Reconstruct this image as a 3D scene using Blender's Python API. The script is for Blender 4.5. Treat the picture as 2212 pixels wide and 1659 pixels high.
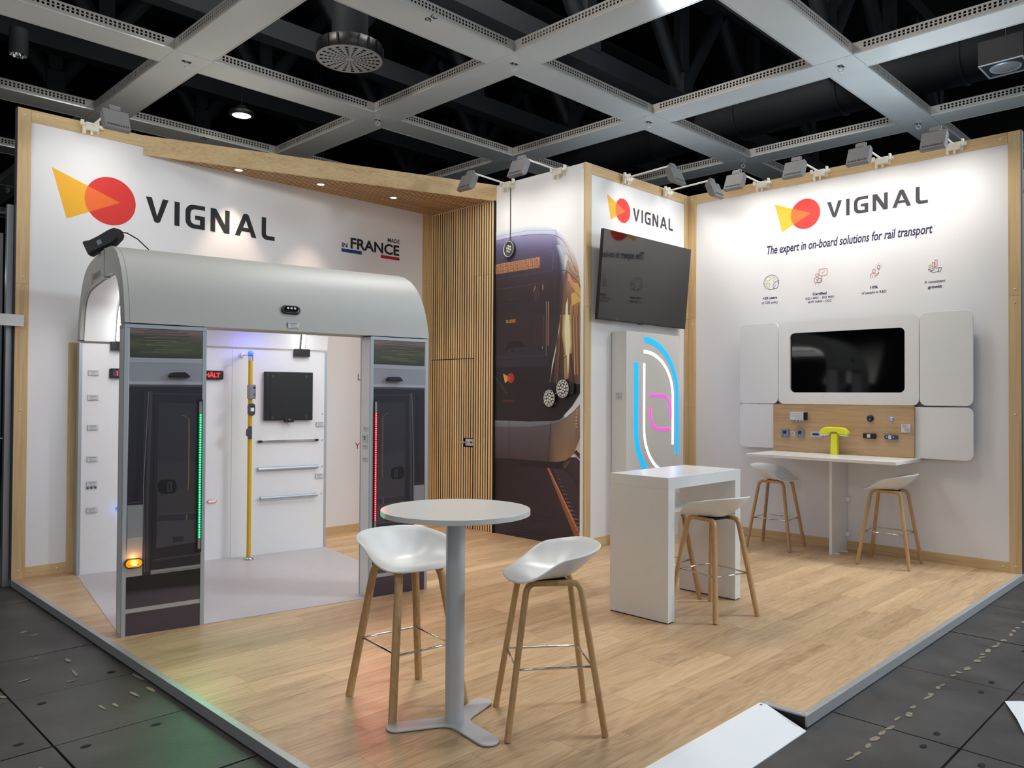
import bpy, bmesh, math, random
from mathutils import Vector, Matrix
for o in list(bpy.data.objects): bpy.data.objects.remove(o)
S = bpy.context.scene
COL = S.collection
PI = math.pi
R = math.radians

# ------------------------------------------------------------------ camera
cam = bpy.data.cameras.new('camera'); camo = bpy.data.objects.new('camera', cam); COL.objects.link(camo)
cam.sensor_fit = 'HORIZONTAL'; cam.sensor_width = 36.0; cam.lens = 1695.398/2212*36.0
cam.clip_start = 0.05; cam.clip_end = 200
_yaw, _pit, _rol = -0.7888664, 0.0146004, 0.0055303
_f = Vector((-math.sin(_yaw)*math.cos(_pit), math.cos(_yaw)*math.cos(_pit), math.sin(_pit)))
_r0 = Vector((math.cos(_yaw), math.sin(_yaw), 0)); _u0 = _r0.cross(_f)
_r = _r0*math.cos(_rol)+_u0*math.sin(_rol); _u = -_r0*math.sin(_rol)+_u0*math.cos(_rol)
_m = Matrix((( _r.x,_u.x,-_f.x,-5.1616),( _r.y,_u.y,-_f.y,-7.7560),( _r.z,_u.z,-_f.z,1.6),(0,0,0,1)))
camo.matrix_world = _m
S.camera = camo

# ------------------------------------------------------------------ world, exposure, hall light
S.view_settings.view_transform = 'Standard'; S.view_settings.look = 'None'
S.view_settings.gamma = 1.0; S.view_settings.use_curve_mapping = False
S.view_settings.exposure = 0.12
W = bpy.data.worlds.new('hall_world'); S.world = W; W.use_nodes = True
W.node_tree.nodes['Background'].inputs[0].default_value = (0.80, 0.90, 1.0, 1)
W.node_tree.nodes['Background'].inputs[1].default_value = 0.52
FLOOD_W = 3.7      # each wall flood of the stand
def area(name, loc, aim, w, h, power, col, spread=180):
    l = bpy.data.lights.new(name, 'AREA'); l.shape = 'RECTANGLE'; l.size = w; l.size_y = h; l.energy = power; l.color = col
    l.spread = R(spread)
    o = bpy.data.objects.new(name, l); COL.objects.link(o); o.location = loc
    d = Vector(aim)-Vector(loc); o.rotation_euler = d.to_track_quat('-Z', 'Y').to_euler()
    o['label'] = 'unseen area light added to light the stand and ceiling'; o['category'] = 'light'; return o
area('hall_fill', (-2.2, 1.2, 10.4), (-2.2, -3.2, 0), 2.5, 2.5, 330, (1.0, 0.96, 0.90))  # unseen overhead lights, placed to favour the floor over the vault front
area('hall_fill', (2.6, 0.4, 10.4), (0.8, -4.0, 0), 2.5, 2.5, 560, (1.0, 0.97, 0.93))
area('hall_fill', (-1.0, -4.5, 10.4), (-1.0, -4.5, 0), 2.5, 2.5, 150, (1.0, 0.97, 0.92))
area('hall_fill', (-5.5, -7.5, 10.4), (-4.0, -5.0, 0), 2.5, 2.5, 130, (1.0, 0.97, 0.92))
area('hall_fill', (2.5, -8.5, 10.4), (1.0, -6.0, 0), 2.5, 2.5, 330, (0.82, 0.92, 1.0))
area('hall_fill', (5.5, -10.5, 5.2), (0.5, -4.5, 0.8), 1.6, 1.2, 120, (0.80, 0.91, 1.0), 100)  # stands for a neighbour's cool lamp at the right front
area('hall_fill', (-8.5, -8.5, 5.5), (-3.0, -1.0, 1.2), 1.6, 1.2, 30, (1.0, 0.97, 0.94), 100)  # added frontal fill for the back wall's lower left
# unseen uplights, added: they light the ceiling grid from below
area('ceiling_fill', (6.2, -4.2, 3.7), (5.6, -3.9, 5.9), 0.8, 0.5, 60, (0.72, 0.88, 1.0))  # first rows follow neighbour stands' highlights on the beams
area('ceiling_fill', (5.4, -1.0, 3.7), (5.0, -0.8, 5.9), 0.8, 0.5, 40, (0.80, 0.9, 1.0))
area('ceiling_fill', (-0.3, 2.6, 3.6), (-0.2, 2.5, 5.9), 0.8, 0.5, 40, (1.0, 0.95, 0.86))
area('ceiling_fill', (-3.4, 2.4, 3.6), (-3.0, 2.4, 5.9), 0.8, 0.5, 20, (1.0, 0.96, 0.9))
area('ceiling_fill', (0.0, 1.2, 2.6), (0.3, -2.2, 7.4), 2.5, 1.0, 20, (1.0, 0.97, 0.92), 120)  # from here on invented fill, aimed to lift the beam undersides
area('ceiling_fill', (2.4, -0.9, 2.9), (1.6, -3.2, 7.4), 1.2, 1.0, 14, (0.96, 0.98, 1.0), 120)
area('ceiling_fill', (5.0, -5.0, 2.6), (2.0, -5.2, 7.4), 1.0, 2.5, 50, (0.86, 0.94, 1.0), 120)
area('ceiling_fill', (-6.2, -1.0, 2.6), (-3.0, -1.6, 7.4), 1.0, 2.5, 40, (1.0, 0.97, 0.92), 120)

# ------------------------------------------------------------------ helpers
def lin(c):
    out = []
    for v in c[:3]:
        v = v/255.0
        out.append(v/12.92 if v <= 0.04045 else ((v+0.055)/1.055)**2.4)
    return (*out, 1.0)

class MB:
    def __init__(s): s.v = []; s.f = []; s.sm = []
    def add(s, vs, fs, smooth=False):
        b = len(s.v); s.v += [tuple(v) for v in vs]; s.f += [tuple(b+i for i in f) for f in fs]; s.sm += [smooth]*len(fs); return s
    def box(s, x0, x1, y0, y1, z0, z1, M=None):
        x0, x1 = min(x0, x1), max(x0, x1); y0, y1 = min(y0, y1), max(y0, y1); z0, z1 = min(z0, z1), max(z0, z1)
        vs = [(x, y, z) for x in (x0, x1) for y in (y0, y1) for z in (z0, z1)]
        if M: vs = [M @ Vector(v) for v in vs]
        return s.add(vs, [(0,1,3,2),(4,6,7,5),(0,4,5,1),(2,3,7,6),(0,2,6,4),(1,5,7,3)])
    def tube(s, path, r, n=10, closed=False, caps=True, sec=None):
        """sweep a round (or given) section along a path with parallel transport"""
        P = [Vector(p) for p in path]; N = len(P)
        T = []
        for i in range(N):
            a = P[i-1] if (i > 0 or closed) else P[i]; b = P[(i+1) % N] if (i < N-1 or closed) else P[i]
            T.append((b-a).normalized())
        up = Vector((0,0,1)) if abs(T[0].z) < 0.9 else Vector((1,0,0))
        if sec and len(sec) == 2: up = Vector(sec[1])
        n0 = (up-T[0]*up.dot(T[0])).normalized()
        rings = []
        for i in range(N):
            n0 = (n0-T[i]*n0.dot(T[i])).normalized(); b0 = T[i].cross(n0)
            rr = r[i] if isinstance(r, (list, tuple)) else r
            if sec: rings.append([P[i]+n0*x+b0*y for x, y in sec[0]])
            else: rings.append([P[i]+(n0*math.cos(2*PI*k/n)+b0*math.sin(2*PI*k/n))*rr for k in range(n)])
        n = len(rings[0]); vs = [v for ring in rings for v in ring]; fs = []
        for i in range(N-1 if not closed else N):
            j = (i+1) % N
            for k in range(n):
                fs.append((i*n+k, i*n+(k+1) % n, j*n+(k+1) % n, j*n+k))
        s.add(vs, fs, True)
        if caps and not closed:
            s.add(rings[0], [tuple(reversed(range(n)))]); s.add(rings[-1], [tuple(range(n))])
        return s
    def cyl(s, p0, p1, r0, r1=None, n=20): return s.tube([p0, p1], [r0, r0 if r1 is None else r1], n)
    def prism(s, pts, ax, a, b):
        """2-D outline extruded along axis ax ('x','y','z') from a to b; pts are the other two coordinates in order"""
        def mk(p, d):
            return {'x': (d, p[0], p[1]), 'y': (p[0], d, p[1]), 'z': (p[0], p[1], d)}[ax]
        n = len(pts); vs = [mk(p, a) for p in pts]+[mk(p, b) for p in pts]
        return s.add(vs, [tuple(range(n)), tuple(range(2*n-1, n-1, -1))]+[(i, i+n, (i+1) % n+n, (i+1) % n) for i in range(n)])
    def ring_prism(s, out, inn, ax, a, b):
        def mk(p, d):
            return {'x': (d, p[0], p[1]), 'y': (p[0], d, p[1]), 'z': (p[0], p[1], d)}[ax]
        n = len(out); vs = [mk(p, a) for p in out]+[mk(p, a) for p in inn]+[mk(p, b) for p in out]+[mk(p, b) for p in inn]; fs = []
        for i in range(n):
            j = (i+1) % n
            fs += [(i, j, n+j, n+i), (2*n+i, 3*n+i, 3*n+j, 2*n+j), (i, 2*n+i, 2*n+j, j), (n+i, n+j, 3*n+j, 3*n+i)]
        return s.add(vs, fs)
    def lathe(s, prof, c=(0,0,0), n=24, sx=1, sy=1):
        vs = []; fs = []; m = len(prof)
        for k in range(n):
            a = 2*PI*k/n
            for r, z in prof: vs.append((c[0]+r*math.cos(a)*sx, c[1]+r*math.sin(a)*sy, c[2]+z))
        for k in range(n):
            j = (k+1) % n
            for i in range(m-1): fs.append((k*m+i, j*m+i, j*m+i+1, k*m+i+1))
        return s.add(vs, fs, True)
    def xf(s, M): s.v = [tuple(M @ Vector(v)) for v in s.v]; return s
    def mesh(s, name, mat):
        me = bpy.data.meshes.new(name); me.from_pydata(s.v, [], s.f)
        bm = bmesh.new(); bm.from_mesh(me); bmesh.ops.recalc_face_normals(bm, faces=bm.faces); bm.to_mesh(me); bm.free()
        me.polygons.foreach_set('use_smooth', s.sm); me.materials.append(mat); me.update(); return me
    def build(s, name, mat, parent=None, bevel=0, **kw):
        o = bpy.data.objects.new(name, s.mesh(name, mat)); COL.objects.link(o)
        if parent: o.parent = parent
        if bevel:
            b = o.modifiers.new('bevel', 'BEVEL'); b.width = bevel; b.segments = 2; b.limit_method = 'ANGLE'; b.angle_limit = R(50); b.harden_normals = False
        for k, v in kw.items(): o[k] = v
        return o

def dark_sides(o, front, m=None):
    """veneered slat: wood only on the face that looks along front, black core elsewhere"""
    o.data.materials.append(m or M['black_felt']); f = Vector(front)
    for p in o.data.polygons:
        if p.normal.dot(f) < 0.5: p.material_index = 1
    return o
def box(name, mat, parent, x0, x1, y0, y1, z0, z1, bevel=0, **kw): return MB().box(x0,x1,y0,y1,z0,z1).build(name, mat, parent, bevel, **kw)
def tag(o, label, cat, group=None, kind=None):
    o['label'] = label; o['category'] = cat
    if group: o['group'] = group
    if kind: o['kind'] = kind
    return o
def thing(name, label, cat, loc=(0,0,0), rz=0, group=None, kind=None, rot=None):
    o = bpy.data.objects.new(name, None); COL.objects.link(o); o.empty_display_size = 0.1
    o.location = loc; o.rotation_euler = rot if rot else (0,0,rz); return tag(o, label, cat, group, kind)
def dup(root, loc, rz=None, label=None, group=None, rot=None):
    r = root.copy(); COL.objects.link(r); r.location = loc
    if rz is not None: r.rotation_euler = (0,0,rz)
    if rot is not None: r.rotation_euler = rot
    if label: r['label'] = label
    if group: r['group'] = group
    for ch in list(root.children):
        c = ch.copy(); COL.objects.link(c); c.parent = r
        for g in list(ch.children):
            d = g.copy(); COL.objects.link(d); d.parent = c
    return r
def rrect(x0, x1, y0, y1, r, n=6, corners=(1,1,1,1)):
    """rounded rectangle outline, corners bl, br, tr, tl"""
    out = []
    for (cx, cy, a0, on, px, py) in ((x0+r, y0+r, 180, corners[0], x0, y0), (x1-r, y0+r, 270, corners[1], x1, y0), (x1-r, y1-r, 0, corners[2], x1, y1), (x0+r, y1-r, 90, corners[3], x0, y1)):
        if on: out += [(cx+r*math.cos(R(a0+90*k/n)), cy+r*math.sin(R(a0+90*k/n))) for k in range(n+1)]
        else: out.append((px, py))
    return out

# ------------------------------------------------------------------ materials
def mat(name, col, rough=0.5, metal=0.0, spec=0.5, emit=None, es=1.0, coat=0.0, noise=0.0, nscale=20, bump=0.0, bscale=200):
    m = bpy.data.materials.new(name); m.use_nodes = True; nt = m.node_tree; b = nt.nodes['Principled BSDF']
    c = lin(col) if max(col) > 1.001 else (*col[:3], 1)
    b.inputs['Base Color'].default_value = c; b.inputs['Roughness'].default_value = rough; b.inputs['Metallic'].default_value = metal
    b.inputs['Specular IOR Level'].default_value = spec
    if coat: b.inputs['Coat Weight'].default_value = coat; b.inputs['Coat Roughness'].default_value = 0.08
    if emit: b.inputs['Emission Color'].default_value = lin(emit) if max(emit) > 1.001 else (*emit[:3], 1); b.inputs['Emission Strength'].default_value = es
    if noise or bump:
        tc = nt.nodes.new('ShaderNodeTexCoord'); n = nt.nodes.new('ShaderNodeTexNoise'); n.inputs['Scale'].default_value = nscale; n.inputs['Detail'].default_value = 5
        nt.links.new(tc.outputs['Object'], n.inputs['Vector'])
        if noise:
            mx = nt.nodes.new('ShaderNodeMix'); mx.data_type = 'RGBA'; mx.blend_type = 'MULTIPLY'; mx.inputs[0].default_value = 1.0
            mp = nt.nodes.new('ShaderNodeMapRange'); mp.inputs['From Min'].default_value = 0.3; mp.inputs['From Max'].default_value = 0.7; mp.inputs['To Min'].default_value = 1-noise; mp.inputs['To Max'].default_value = 1.0
            nt.links.new(n.outputs['Fac'], mp.inputs['Value'])
            mx.inputs[6].default_value = c; nt.links.new(mp.outputs[0], mx.inputs[7]); nt.links.new(mx.outputs[2], b.inputs['Base Color'])
        if bump:
            n2 = nt.nodes.new('ShaderNodeTexNoise'); n2.inputs['Scale'].default_value = bscale; nt.links.new(tc.outputs['Object'], n2.inputs['Vector'])
            bp = nt.nodes.new('ShaderNodeBump'); bp.inputs['Strength'].default_value = bump; bp.inputs['Distance'].default_value = 0.002
            nt.links.new(n2.outputs['Fac'], bp.inputs['Height']); nt.links.new(bp.outputs[0], b.inputs['Normal'])
    return m

def wood(name, dark, mid, light, axis='z', rough=0.45, fine=70.0, stretch=0.045, cath=0.0, rnd=0.10, spec=0.4, big=6.0):
    """procedural oak: grain lines along one axis, a broader figure and a different tone for each object"""
    m = bpy.data.materials.new(name); m.use_nodes = True; nt = m.node_tree; b = nt.nodes['Principled BSDF']; L = nt.links.new; N = nt.nodes.new
    tc = N('ShaderNodeTexCoord'); oi = N('ShaderNodeObjectInfo')
    off = N('ShaderNodeVectorMath'); off.operation = 'SCALE'; off.inputs[0].default_value = (37.0, 51.0, 23.0); L(oi.outputs['Random'], off.inputs['Scale'])
    ad = N('ShaderNodeVectorMath'); L(tc.outputs['Object'], ad.inputs[0]); L(off.outputs[0], ad.inputs[1])
    mp = N('ShaderNodeMapping'); s = [1.0, 1.0, 1.0]; s['xyz'.index(axis)] = stretch; mp.inputs['Scale'].default_value = s
    L(ad.outputs[0], mp.inputs['Vector'])
    n1 = N('ShaderNodeTexNoise'); n1.inputs['Scale'].default_value = fine; n1.inputs['Detail'].default_value = 6; n1.inputs['Roughness'].default_value = 0.65; L(mp.outputs[0], n1.inputs['Vector'])
    n2 = N('ShaderNodeTexNoise'); n2.inputs['Scale'].default_value = big; n2.inputs['Detail'].default_value = 3; L(mp.outputs[0], n2.inputs['Vector'])
    fac = N('ShaderNodeMath'); fac.operation = 'MULTIPLY_ADD'; fac.inputs[1].default_value = 0.45; L(n2.outputs['Fac'], fac.inputs[0])
    h = N('ShaderNodeMath'); h.operation = 'MULTIPLY'; h.inputs[1].default_value = 0.55; L(n1.outputs['Fac'], h.inputs[0]); L(h.outputs[0], fac.inputs[2])
    val = fac.outputs[0]
    if cath:      # cathedral figure: rings of a wave stretched along the grain, warped
        mp2 = N('ShaderNodeMapping'); s2 = [1.0, 1.0, 1.0]; s2['xyz'.index(axis)] = 0.16; mp2.inputs['Scale'].default_value = s2; L(ad.outputs[0], mp2.inputs['Vector'])
        n3 = N('ShaderNodeTexNoise'); n3.inputs['Scale'].default_value = 7.0; n3.inputs['Detail'].default_value = 1.5; n3.inputs['Distortion'].default_value = 0.5; L(mp2.outputs[0], n3.inputs['Vector'])
        sn = N('ShaderNodeMath'); sn.operation = 'MULTIPLY'; sn.inputs[1].default_value = 70.0; L(n3.outputs['Fac'], sn.inputs[0])
        s3 = N('ShaderNodeMath'); s3.operation = 'SINE'; L(sn.outputs[0], s3.inputs[0])
        ma = N('ShaderNodeMath'); ma.operation = 'MULTIPLY_ADD'; ma.inputs[1].default_value = cath; L(s3.outputs[0], ma.inputs[0]); L(val, ma.inputs[2]); val = ma.outputs[0]
    cr = N('ShaderNodeValToRGB'); e = cr.color_ramp.elements; e[0].position = 0.30; e[0].color = lin(dark); e[1].position = 0.72; e[1].color = lin(light)
    x = e.new(0.5); x.color = lin(mid); L(val, cr.inputs[0])
    hv = N('ShaderNodeHueSaturation'); mr = N('ShaderNodeMapRange'); mr.inputs['To Min'].default_value = 1-rnd; mr.inputs['To Max'].default_value = 1+rnd
    L(oi.outputs['Random'], mr.inputs['Value']); L(mr.outputs[0], hv.inputs['Value']); L(cr.outputs[0], hv.inputs['Color']); L(hv.outputs[0], b.inputs['Base Color'])
    b.inputs['Roughness'].default_value = rough; b.inputs['Specular IOR Level'].default_value = spec
    bp = N('ShaderNodeBump'); bp.inputs['Strength'].default_value = 0.12; bp.inputs['Distance'].default_value = 0.001; L(n1.outputs['Fac'], bp.inputs['Height']); L(bp.outputs[0], b.inputs['Normal'])
    return m

M = {}
M['print_white'] = mat('white_fabric_print', (0.80, 0.79, 0.80), 0.75, bump=0.15, bscale=900)
M['white_panel'] = mat('white_laminate', (0.78, 0.77, 0.77), 0.45, noise=0.02)
M['shell'] = mat('pale_grey_shell', (0.43, 0.43, 0.405), 0.5, noise=0.02, nscale=6)  # even grey, darker than the white panels
M['table_white'] = mat('matt_white_board', (0.74, 0.73, 0.71), 0.24, noise=0.02)
M['table_top'] = mat('white_table_top', (0.72, 0.71, 0.68), 0.28)
M['seat'] = mat('white_plastic_seat', (0.78, 0.79, 0.79), 0.32)
M['trim_v'] = wood('oak_trim_upright', (172,140,98), (205,175,130), (222,196,152), 'z', 0.5, 60, 0.03, rnd=0.05)
M['trim_x'] = wood('oak_trim_along_x', (172,140,98), (205,175,130), (222,196,152), 'x', 0.5, 60, 0.03, rnd=0.05)
M['trim_y'] = wood('oak_trim_along_y', (172,140,98), (205,175,130), (222,196,152), 'y', 0.5, 60, 0.03, rnd=0.05)
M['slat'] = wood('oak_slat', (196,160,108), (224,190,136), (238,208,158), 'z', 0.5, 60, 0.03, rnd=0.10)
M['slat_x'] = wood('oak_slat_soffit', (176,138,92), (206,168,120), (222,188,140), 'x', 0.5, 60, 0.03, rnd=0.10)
M['board_oak'] = wood('oak_board', (150,120,84), (182,150,112), (198,168,130), 'y', 0.45, 55, 0.05, rnd=0.02, big=9)
M['plank'] = wood('oak_plank', (158,126,92), (194,162,124), (213,184,148), 'x', 0.38, 70, 0.05, cath=0.04, rnd=0.12, spec=0.35)
M['leg_wood'] = wood('bent_oak', (140,104,64), (190,150,102), (208,174,126), 'z', 0.38, 140, 0.03, rnd=0.05)
M['alu'] = mat('brushed_aluminium', (150,153,156), 0.42, 0.75, noise=0.04, nscale=60)
M['alu_light'] = mat('anodised_edge', (176,184,190), 0.4, 0.5)
M['edge'] = mat('grey_metal_edging', (178,178,178), 0.45, 0.45, noise=0.05, nscale=30)
M['chrome'] = mat('chrome', (200,200,200), 0.12, 1.0)
M['steel_grey'] = mat('silver_powder_coat', (190,192,196), 0.4, 0.15)
M['black'] = mat('black_plastic', (16,16,18), 0.45)
M['black_soft'] = mat('black_satin', (22,22,25), 0.38)
M['black_felt'] = mat('black_backing', (9,9,9), 0.85)
M['screen'] = mat('glossy_black_screen', (6,6,8), 0.05, spec=0.5)
M['tv_screen'] = mat('satin_black_screen', (7,7,8), 0.05, spec=0.75)
M['dark_grey'] = mat('dark_grey_plastic', (62,64,68), 0.5)
M['mid_grey'] = mat('mid_grey_plastic', (128,132,138), 0.5)
M['flood'] = mat('grey_flood_housing', (124,122,122), 0.5, noise=0.05)
M['cream'] = mat('cream_plastic_clamp', (225,220,205), 0.45)
M['arm'] = mat('white_lamp_arm', (225,224,218), 0.4)
M['yellow'] = mat('yellow_paint', (214,168,22), 0.35)
M['lemon'] = mat('lemon_yellow_plastic', (226,226,40), 0.42)
M['mat_grey'] = mat('grey_vinyl_mat', (188,181,182), 0.36, noise=0.05, nscale=9)
M['beam'] = mat('light_grey_beam_paint', (188,188,185), 0.17, 0.25, noise=0.08, nscale=1.3, bump=0.25, bscale=5)
M['roof'] = mat('dark_roof_paint', (12,14,17), 0.8)
M['truss'] = mat('dark_steelwork', (24,29,35), 0.7, noise=0.25, nscale=3)
M['logo_yellow'] = mat('print_yellow', (240,178,44), 0.7)
M['logo_red'] = mat('print_red', (216,52,46), 0.7)
M['logo_orange'] = mat('print_orange', (240,108,46), 0.7)
M['ink'] = mat('print_black', (22,22,26), 0.7)
M['ink_soft'] = mat('print_charcoal', (52,50,58), 0.7)
M['navy'] = mat('print_navy', (42,40,84), 0.7)
M['blue'] = mat('print_blue', (28,52,124), 0.7)
M['red'] = mat('print_deep_red', (176,22,30), 0.7)
M['icon_red'] = mat('print_icon_red', (190,76,84), 0.7)
M['icon_orange'] = mat('print_icon_orange', (222,150,90), 0.7)
M['icon_green'] = mat('print_icon_green', (190,196,96), 0.7)
M['icon_grey'] = mat('print_icon_grey', (84,80,100), 0.7)
M['print_pale'] = mat('print_pale_grey', (150,146,140), 0.7)
M['print_faded'] = mat('print_faded_red', (214,160,144), 0.7)
M['plate'] = mat('white_info_plate', (0.60, 0.60, 0.61), 0.45)
M['plate_shade'] = mat('plate_border_shade', (96,96,100), 0.5)  # dark tone drawing the grey border shadow of the info plates
M['fine'] = mat('print_fine_grey', (130,130,138), 0.7)
M['beam_side'] = mat('perforated_side_grey', (146,142,136), 0.4, 0.15, noise=0.08, nscale=1.3)  # darker grey than the beam undersides
M['lining'] = mat('white_roof_lining', (0.76, 0.76, 0.76), 0.5)
M['bolt'] = mat('brass_cap', (222,205,160), 0.35, 0.3)
M['led_white'] = mat('led_white', (255,255,255), 0.4, emit=(255,255,255), es=9.0)
M['flood_lens'] = mat('flood_lens', (255,255,255), 0.4, emit=(255,250,238), es=10.0)
M['downlight'] = mat('downlight_lens', (255,240,220), 0.4, emit=(255,238,214), es=9.0)
M['hall_lens'] = mat('hall_lamp_lens', (255,255,255), 0.4, emit=(255,252,246), es=7.0)
M['neon_blue'] = mat('light_blue_diffuser', (0,150,255), 0.4, emit=(0,150,255), es=1.15)
M['neon_pink'] = mat('pink_diffuser', (255,70,190), 0.4, emit=(255,62,190), es=1.1)
M['neon_white'] = mat('white_diffuser', (255,255,255), 0.4, emit=(255,255,255), es=1.25)
M['led_green'] = mat('led_green', (40,255,120), 0.4, emit=(40,255,120), es=5.0)
M['led_green_glow'] = mat('led_green_tube', (0,70,30), 0.3, emit=(0,150,60), es=0.30)
M['led_red'] = mat('led_red', (255,70,80), 0.4, emit=(255,70,80), es=5.0)
M['led_red_glow'] = mat('led_red_tube', (90,0,10), 0.3, emit=(190,0,22), es=0.35)
M['red_text'] = mat('red_led_text', (255,40,36), 0.4, emit=(255,40,36), es=2.2)
M['amber'] = mat('amber_lens', (220,130,10), 0.2, emit=(230,130,10), es=0.7)
M['amber_led'] = mat('amber_led', (255,220,90), 0.3, emit=(255,214,100), es=9.0)
M['blue_led'] = mat('blue_led', (30,70,255), 0.3, emit=(40,80,255), es=2.6)
M['blue_glow'] = mat('blue_glow_ring', (20,40,255), 0.3, emit=(20,40,255), es=1.6)
M['lens'] = mat('clear_lens', (222,222,216), 0.12, 0.35, spec=0.8)
M['frost'] = mat('frosted_white_lens', (0.85,0.85,0.85), 0.35)
M['sign_green'] = mat('green_sign_light', (40,220,90), 0.4, emit=(40,210,90), es=1.0)
M['paper'] = mat('white_paper', (0.82,0.84,0.86), 0.6)
M['tape'] = mat('old_tape_residue', (150,138,116), 0.8, noise=0.4, nscale=60)

def stain_slab():
    m = bpy.data.materials.new('dark_hall_slab'); m.use_nodes = True; nt = m.node_tree; b = nt.nodes['Principled BSDF']; L = nt.links.new; N = nt.nodes.new
    g = N('ShaderNodeNewGeometry'); oi = N('ShaderNodeObjectInfo')
    n1 = N('ShaderNodeTexNoise'); n1.inputs['Scale'].default_value = 3.2; n1.inputs['Detail'].default_value = 6; L(g.outputs['Position'], n1.inputs['Vector'])
    cr = N('ShaderNodeValToRGB'); e = cr.color_ramp.elements; e[0].position = 0.32; e[0].color = lin((50,48,47)); e[1].position = 0.7; e[1].color = lin((72,70,69)); L(n1.outputs['Fac'], cr.inputs[0])
    n2 = N('ShaderNodeTexNoise'); n2.inputs['Scale'].default_value = 7.0; n2.inputs['Detail'].default_value = 8; n2.inputs['Roughness'].default_value = 0.75
    mp = N('ShaderNodeMapping'); mp.inputs['Scale'].default_value = (1.0, 2.6, 1.0); L(g.outputs['Position'], mp.inputs['Vector']); L(mp.outputs[0], n2.inputs['Vector'])
    r2 = N('ShaderNodeValToRGB'); e = r2.color_ramp.elements; e[0].position = 0.69; e[0].color = (0,0,0,1); e[1].position = 0.73; e[1].color = (1,1,1,1); L(n2.outputs['Fac'], r2.inputs[0])
    mx = N('ShaderNodeMix'); mx.data_type = 'RGBA'; L(cr.outputs[0], mx.inputs[6]); mx.inputs[7].default_value = lin((106,98,86))
    ml = N('ShaderNodeMath'); ml.operation = 'MULTIPLY'; ml.inputs[1].default_value = 0.6; L(r2.outputs[0], ml.inputs[0]); L(ml.outputs[0], mx.inputs[0])
    hv = N('ShaderNodeHueSaturation'); mr = N('ShaderNodeMapRange'); mr.inputs['To Min'].default_value = 0.88; mr.inputs['To Max'].default_value = 1.12
    L(oi.outputs['Random'], mr.inputs['Value']); L(mr.outputs[0], hv.inputs['Value']); L(mx.outputs[2], hv.inputs['Color']); L(hv.outputs[0], b.inputs['Base Color'])
    b.inputs['Roughness'].default_value = 0.5
    n3 = N('ShaderNodeTexNoise'); n3.inputs['Scale'].default_value = 45; n3.inputs['Detail'].default_value = 4; L(g.outputs['Position'], n3.inputs['Vector'])
    bp = N('ShaderNodeBump'); bp.inputs['Strength'].default_value = 0.25; bp.inputs['Distance'].default_value = 0.004; L(n3.outputs['Fac'], bp.inputs['Height']); L(bp.outputs[0], b.inputs['Normal'])
    return m
M['slab'] = stain_slab()

def print_mat(name, rough=0.6, spec=0.4):
    m = bpy.data.materials.new(name); m.use_nodes = True; nt = m.node_tree; b = nt.nodes['Principled BSDF']
    a = nt.nodes.new('ShaderNodeVertexColor'); a.layer_name = 'ink'; nt.links.new(a.outputs['Color'], b.inputs['Base Color'])
    b.inputs['Roughness'].default_value = rough; b.inputs['Specular IOR Level'].default_value = spec; return m
M['print'] = print_mat('printed_picture'); M['print_gloss'] = print_mat('printed_film', 0.3, 0.5)

def print_sheet(name, layers, m, parent, place, step=0.000012, gain=1.0):
    """flat printed picture: coloured outlines (u, z, colour) laid one over another; place(u, z, d) gives the 3-D point at depth d"""
    vs = []; fs = []; cols = []
    for i, (pts, c) in enumerate(layers):
        b = len(vs); vs += [place(u, z, i*step) for u, z in pts]; fs.append(tuple(range(b, b+len(pts))))
        for k in range(len(pts)): cols.append(lin(c[k] if isinstance(c[0], (tuple, list)) else c))
    me = bpy.data.meshes.new(name); me.from_pydata(vs, [], fs); me.materials.append(m)
    at = me.color_attributes.new('ink', 'FLOAT_COLOR', 'CORNER')
    for li, lp in enumerate(me.loops):
        c = cols[lp.vertex_index]; at.data[li].color = (min(1, c[0]*gain), min(1, c[1]*gain), min(1, c[2]*gain), 1)
    o = bpy.data.objects.new(name, me); COL.objects.link(o)
    if parent: o.parent = parent
    return o

def text(name, body, m, parent, loc, rot, width=None, height=None, bold=0.0, shear=0.0, align='LEFT', extrude=0.0004, gap=1.0):
    """lettering as a thin mesh; rot is a 3x3 whose columns are the reading direction, the up direction and the facing direction"""
    cu = bpy.data.curves.new(name, 'FONT'); cu.body = body; cu.align_x = align; cu.shear = shear; cu.offset = bold; cu.extrude = 0.0; cu.space_character = gap; cu.resolution_u = 3
    t = bpy.data.objects.new(name, cu); COL.objects.link(t)
    bpy.context.view_layer.update()
    dg = bpy.context.evaluated_depsgraph_get(); me = bpy.data.meshes.new_from_object(t.evaluated_get(dg))
    bpy.data.objects.remove(t); bpy.data.curves.remove(cu)
    xs = [v.co.x for v in me.vertices]; ys = [v.co.y for v in me.vertices]
    x0, x1, y0, y1 = min(xs), max(xs), min(ys), max(ys)
    sx = width/(x1-x0) if width else None; sy = height/(y1-y0) if height else None
    if sx is None: sx = sy
    if sy is None: sy = sx
    ox = {'LEFT': x0, 'CENTER': (x0+x1)/2, 'RIGHT': x1}[align]
    X, Y, Z = rot
    for v in me.vertices:
        p = Vector(loc)+Vector(X)*((v.co.x-ox)*sx)+Vector(Y)*((v.co.y-y0)*sy); v.co = p
    me.materials.clear(); me.materials.append(m); me.name = name
    o = bpy.data.objects.new(name, me); COL.objects.link(o)
    if parent: o.parent = parent
    return o

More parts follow.
